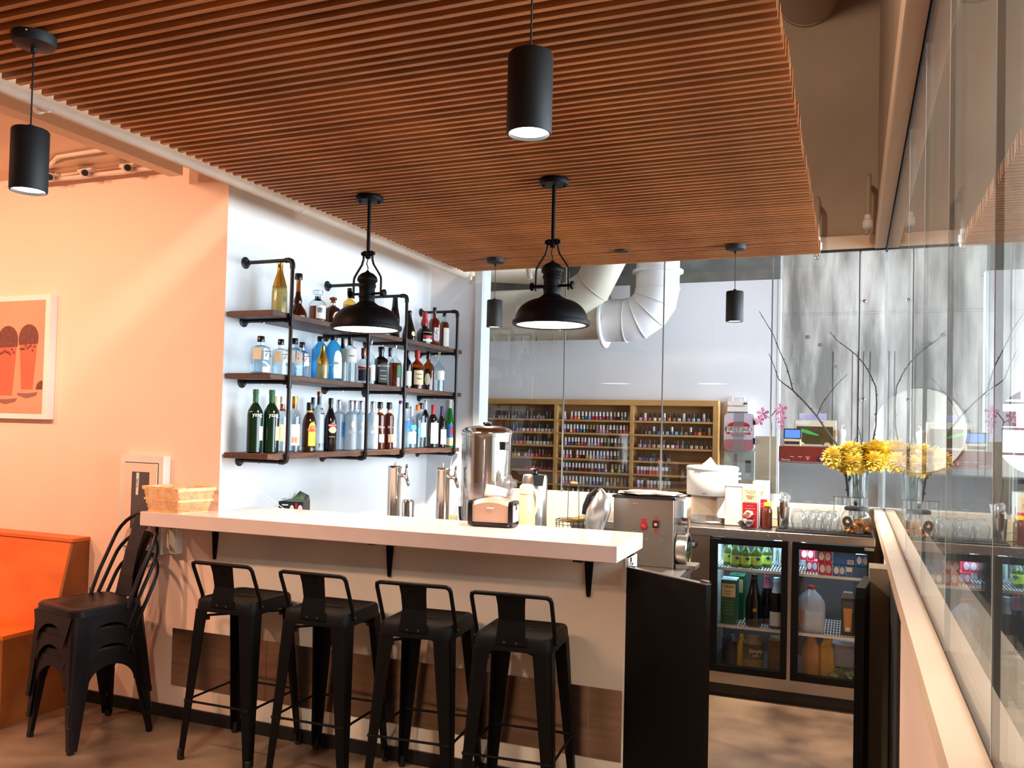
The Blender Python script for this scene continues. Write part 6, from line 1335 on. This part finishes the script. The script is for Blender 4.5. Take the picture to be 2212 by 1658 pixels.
a, b = at(1727, 906, y=YS+.22), at(1785, 893, y=YS+.22); t = thing('shop_sign', 'small violet sign board above the framed screen', 'sign', (a.x, YS+.20, zt2)); MB().box(0, b.x-a.x, 0, .02, a.z-zt2, b.z-zt2).build('board', P('violet_sign', col(150, 148, 200), .45, vary=col(205, 204, 226), nscale=6), t); MB().box(.02, .03, .004, .016, 0, a.z-zt2).box(b.x-a.x-.03, b.x-a.x-.02, .004, .016, 0, a.z-zt2).build('leg', M['white_metal'], t)
a, b = at(1696, 948, y=YS+.05), at(1728, 931, y=YS+.05); t = thing('card_terminal', 'small card terminal with lit blue screen on the red appliance', 'terminal', (a.x-.012, YS+.05, zt2)); w_ = b.x-a.x
MB().bbox(0, w_+.02, 0, .06, 0, .05, .004).build('base', M['cream'], t); MB().box(.008, w_+.01, -.002, 0, .012, .034).build('keypad', M['ink'], t); MB().bbox(.0, w_+.024, .015, .035, .052, .052+(b.z-a.z)+.014, .004).build('bezel', M['blackgloss'], t); MB().box(.008, w_+.014, .013, .015, .058, .052+(b.z-a.z)+.006).build('screen', E('blue_screen', (.13, .30, .85, 1), 1.0), t)
# salon low things seen through the lower glass
t = thing('salon_chair', 'dim green padded salon chair beyond the glass', 'chair', (at(1680, 1100, y=6.1).x, 6.02, 0)); MB().bbox(-.12, .12, -.08, .10, .70, 1.02, .03).build('backrest', P('dark_green_vinyl', col(34, 56, 46), .4, noise=.1), t); MB().bbox(-.15, .15, -.1, .12, .45, .70, .03).build('seat', P('dark_green_vinyl2', col(34, 56, 46), .4, noise=.1), t); MB().lathe([(.10, 0), (.10, .02), (.02, .04), (.02, .45)], 20).build('base', M['chrome'], t)
t = thing('paper_bag', 'brown paper bag standing beyond the glass left of the green chair', 'bag', (at(1620, 1100, y=6.2).x, 6.2, 1.0)); MB().bbox(-.07, .08, 0, .10, 0, .17, .006).build('body', P('dim_kraft', col(120, 108, 90), .8, noise=.1), t); MB().box(-.07, .08, .0, .004, .17, .19).build('rim', P('dim_kraft2', col(130, 118, 98), .8, noise=.1), t)
struct('trim_12', MB().box(at(1560, 1100, y=6.2).x, at(1683, 1100, y=6.2).x, 6.15, 6.45, 0, 1.0), P('dim_cabinet', col(120, 124, 124), .5, noise=.1))
# white poster frame and papers on the side
t = thing('wall_switchbox', 'grey utility panel on the rear wall below the first aid case', 'panel', (at(1563, 1000, y=7.2).x, 7.2, at(1570, 1050, y=7.2).z)); MB().bbox(0, .25, 0, .035, 0, .30, .004).build('door', P('grey_green_panel', col(150, 164, 160), .45, noise=.06), t); MB().box(.085, .11, -.004, 0, .03, .27).build('slot', M['ink'], t); MB().box(.18, .22, -.004, 0, .12, .22).build('window', M['ink'], t)
struct('trim_13', MB().box(-1.0, -.57, 7.225, 7.24, 0, 1.50), P('wood_wainscot', col(176, 160, 134), .5, noise=.1, nscale=3, stretch=(1, 1, 4)))
# orchid
oy = 6.25; t = thing('orchid', 'pink orchid on a thin arching stem beyond the glass', 'plant', (at(1672, 1060, y=oy).x, oy, 1.0))
def L(px, py): q = at(px, py, y=oy); return (q.x-t.location.x, 0, q.z-1.0)
MB().tube([(0, 0, .0), L(1663, 1030), L(1665, 960), L(1667, 920), L(1665, 900), L(1674, 888), L(1685, 880)], .0035, 8).build('stem', P('orchid_stem', col(70, 70, 44), .6, noise=.1), t)
MB().tube([L(1666, 905), L(1650, 893), L(1640, 890)], .002, 6).build('stem', P('orchid_stem2', col(70, 70, 44), .6, noise=.1), t)
pkm = P('orchid_petal', col(240, 130, 172), .55, vary=col(250, 176, 204), nscale=20)
for px, py, s in ((1648, 893, 1.2), (1640, 908, 1.0), (1687, 884, 1.2), (1688, 905, 1.0), (1688, 921, .6)):
    fl = MB(); 
    for k in range(5):
        a_ = k*72+20; pts_ = []
        v = [(0, 0, 0)]+[(math.cos(R(a_+d_))*r_*s, -.006*(1 if d_ else 2), math.sin(R(a_+d_))*r_*s) for d_, r_ in ((-26, .022), (-16, .034), (0, .038), (16, .034), (26, .022))]
        fl.add(v, [(0, 1, 2), (0, 2, 3), (0, 3, 4), (0, 4, 5)], 0, True)
    fl.build('flower', pkm, t, L(px, py))
MB().lathe([(.03, 0), (.045, .09), (.048, .10), (.04, .10), (.0, .09)], 20).build('pot', M['white'], t)
struct('wall_dark_backing', MB().box(.45, 4.0, 6.0, 6.3, 0, 1.28), P('dark_backing_panel', col(40, 40, 40), .6, noise=.15, nscale=2))  # dark box added beyond the side glass to darken its lower part
# framed notice beyond the side glazing
o = MB().box(1.35, 1.75, 7.9, 7.93, .75, 1.15).build('salon_cabinet', P('salon_grey', col(120, 120, 114), .5, noise=.1)); tag(o, 'grey cabinet standing in the salon beyond the side glass', 'cabinet')
# ------------------------------------------------------------------ flowers in the tall glass vase
YV = 5.50; VX = at(1854, 1060, y=YV).x
t = thing('glass_vase', 'tall clear cylinder vase behind the cork jar, holding flowers', 'vase', (VX, YV, ZW))
vh = at(1854, 1003, y=YV).z-ZW
MB().lathe([(0, .002), (.050, .002), (.054, .008), (.056, vh), (.058, vh+.003), (.053, vh+.002), (.050, .014), (0, .014)], 32, cap=False).build('glass', gmat, t)
MB().lathe([(0, .016), (.048, .016), (.051, vh*.55), (0, vh*.55)], 28).build('water', G('vase_water', (.90, .94, .93, 1), .02, 1.15), t)
petm = P('yellow_petal', col(255, 234, 118), .6, vary=col(253, 214, 76), nscale=40); stm = P('flower_stem', col(60, 84, 48), .6, noise=.15); leafm = P('flower_leaf', col(34, 70, 44), .55, noise=.2)
br = P('dark_twig', col(62, 54, 50), .7, vary=col(40, 34, 32), nscale=60, bump=.2)
def mum_mesh(seed, r):
    q = random.Random(seed); m = MB()
    for k in range(230):
        z = 1-2*(k+.5)/230*.86; a = k*2.39996; s = math.sqrt(max(0, 1-z*z)); d = Vector((s*math.cos(a), s*math.sin(a), z))
        d = (d+Vector((q.uniform(-.14, .14), q.uniform(-.14, .14), q.uniform(-.14, .14)))).normalized(); L_ = r*q.uniform(.86, 1.12); w = r*.17
        sd = d.cross(Vector((0, 0, 1))); sd = sd.normalized() if sd.length > .05 else Vector((1, 0, 0)); up = d.cross(sd)
        c = d*L_*.45
        m.add([c-sd*w*.5, c+sd*w*.5, d*L_*.82+sd*w+up*r*.05, d*L_+up*r*.16, d*L_*.82-sd*w+up*r*.05], [(0, 1, 2, 3), (0, 3, 4)], 0, True)
    m.lathe([(0, -r*.55)]+[(r*.6*math.sin(R(a)), -r*.6*math.cos(R(a))) for a in range(20, 180, 20)], 10)
    return m.mesh('flower_head', petm)
MBS = [mum_mesh(i, .074) for i in range(3)]
heads = [(1803, 988, -.06, 'leftmost yellow chrysanthemum of the bouquet'), (1838, 977, -.03, 'yellow chrysanthemum second from left in the bouquet'), (1868, 982, .05, 'yellow chrysanthemum in the middle of the bouquet'), (1893, 975, .0, 'yellow chrysanthemum at the right, highest in the bouquet'), (1888, 998, -.06, 'yellow chrysanthemum at the lower right of the bouquet'), (1822, 998, .05, 'yellow chrysanthemum at the back left of the bouquet'), (1846, 1002, -.07, 'lowest yellow chrysanthemum at the front centre')]
for i, (px, py, dy, lb) in enumerate(heads):
    p = at(px, py, y=YV+dy); f = thing('chrysanthemum', lb, 'flower', (p.x, YV+dy, p.z), rnd.uniform(0, 6), 'yellow chrysanthemums in the vase')
    f.rotation_euler = (0, 0, 0)
    mobj('flower_head', MBS[i % 3], f, (0, 0, 0), (rnd.uniform(-.6, .6), rnd.uniform(-.6, .6), rnd.uniform(0, 6)))
    b0 = Vector((VX+rnd.uniform(-.03, .03), YV+rnd.uniform(-.02, .02), ZW+.03))-Vector(f.location); nk = Vector((VX+(p.x-VX)*.35, YV+dy*.4, ZW+vh))-Vector(f.location)
    MB().tube([(0, 0, -.03), tuple(nk*.6+Vector((0, 0, -.02))), tuple(nk), tuple(b0)], .0038, 8).build('stem', stm, f)
    for k in range(2):
        c = nk+(b0-nk)*rnd.uniform(-.1, .35); a = rnd.uniform(0, 6.28); dx, dy2 = .028*math.cos(a), .028*math.sin(a)
        MB().add([tuple(c), (c.x+dx*.6-dy2*.35, c.y+dy2*.6+dx*.35, c.z-.012), (c.x+dx*1.3, c.y+dy2*1.3, c.z-.035), (c.x+dx*.6+dy2*.35, c.y+dy2*.6-dx*.35, c.z-.012)], [(0, 1, 2, 3)], 0, True).build('leaf', leafm, f)
def twig(paths, label, y0=YV):
    t = thing('branch', label, 'branch', (0, 0, 0), 0, 'bare branches in the vase')
    for pts, r0, r1 in paths:
        P3 = [tuple(at(px, py, y=y0+dy)) for px, py, dy in pts]; n = len(P3)
        m = MB().tube(P3, [r0+(r1-r0)*i/(n-1) for i in range(n)], 7)
        for i in range(1, n):
            a, b = Vector(P3[i-1]), Vector(P3[i]); k = max(1, int((b-a).length/.07))
            for j in range(k):
                c = a.lerp(b, (j+.5)/k); rr = r0+(r1-r0)*i/n; s = 1 if (i+j) % 2 else -1
                m.lathe([(0, -.004), (rr*.9, 0), (rr*.5, .006), (0, .008)], 6, T=TR(c.x+s*rr, c.y, c.z) @ RY(R(50*s)))
        m.build('twig', br, t)
twig([([(1838, 1112, .0), (1829, 1040, .0), (1822, 985, 0), (1806, 958, 0), (1763, 897, 0), (1738, 868, 0), (1713, 843, .0)], .0075, .0048),
      ([(1713, 843, 0), (1706, 815, 0), (1699, 790, 0), (1686, 762, -.01), (1670, 722, -.02), (1640, 672, -.03)], .0045, .0018),
      ([(1713, 843, 0), (1690, 826, .0), (1681, 817, 0), (1672, 790, .01), (1661, 763, .01)], .0038, .0018),
      ([(1765, 897, 0), (1776, 872, -.01), (1790, 852, -.02), (1806, 832, -.03), (1830, 808, -.04)], .0032, .0014)], 'tall forked bare branch leaning left from the vase')
twig([([(1862, 1105, .02), (1874, 1020, .02), (1885, 958, .02), (1892, 920, .02), (1894, 870, .02), (1892, 835, .02), (1880, 808, .02), (1866, 785, .02), (1848, 765, .02), (1826, 748, .02), (1808, 735, .02), (1793, 717, .02)], .0060, .0018)], 'bare branch curving up and back to the left behind the flowers')
twig([([(1858, 1100, -.02), (1862, 1010, -.02), (1862, 960, -.02), (1853, 915, -.02)], .0035, .0015), ([(1850, 1000, 0), (1838, 962, 0), (1858, 933, 0)], .0025, .0012)], 'short bare twig poking up in the middle of the bouquet')
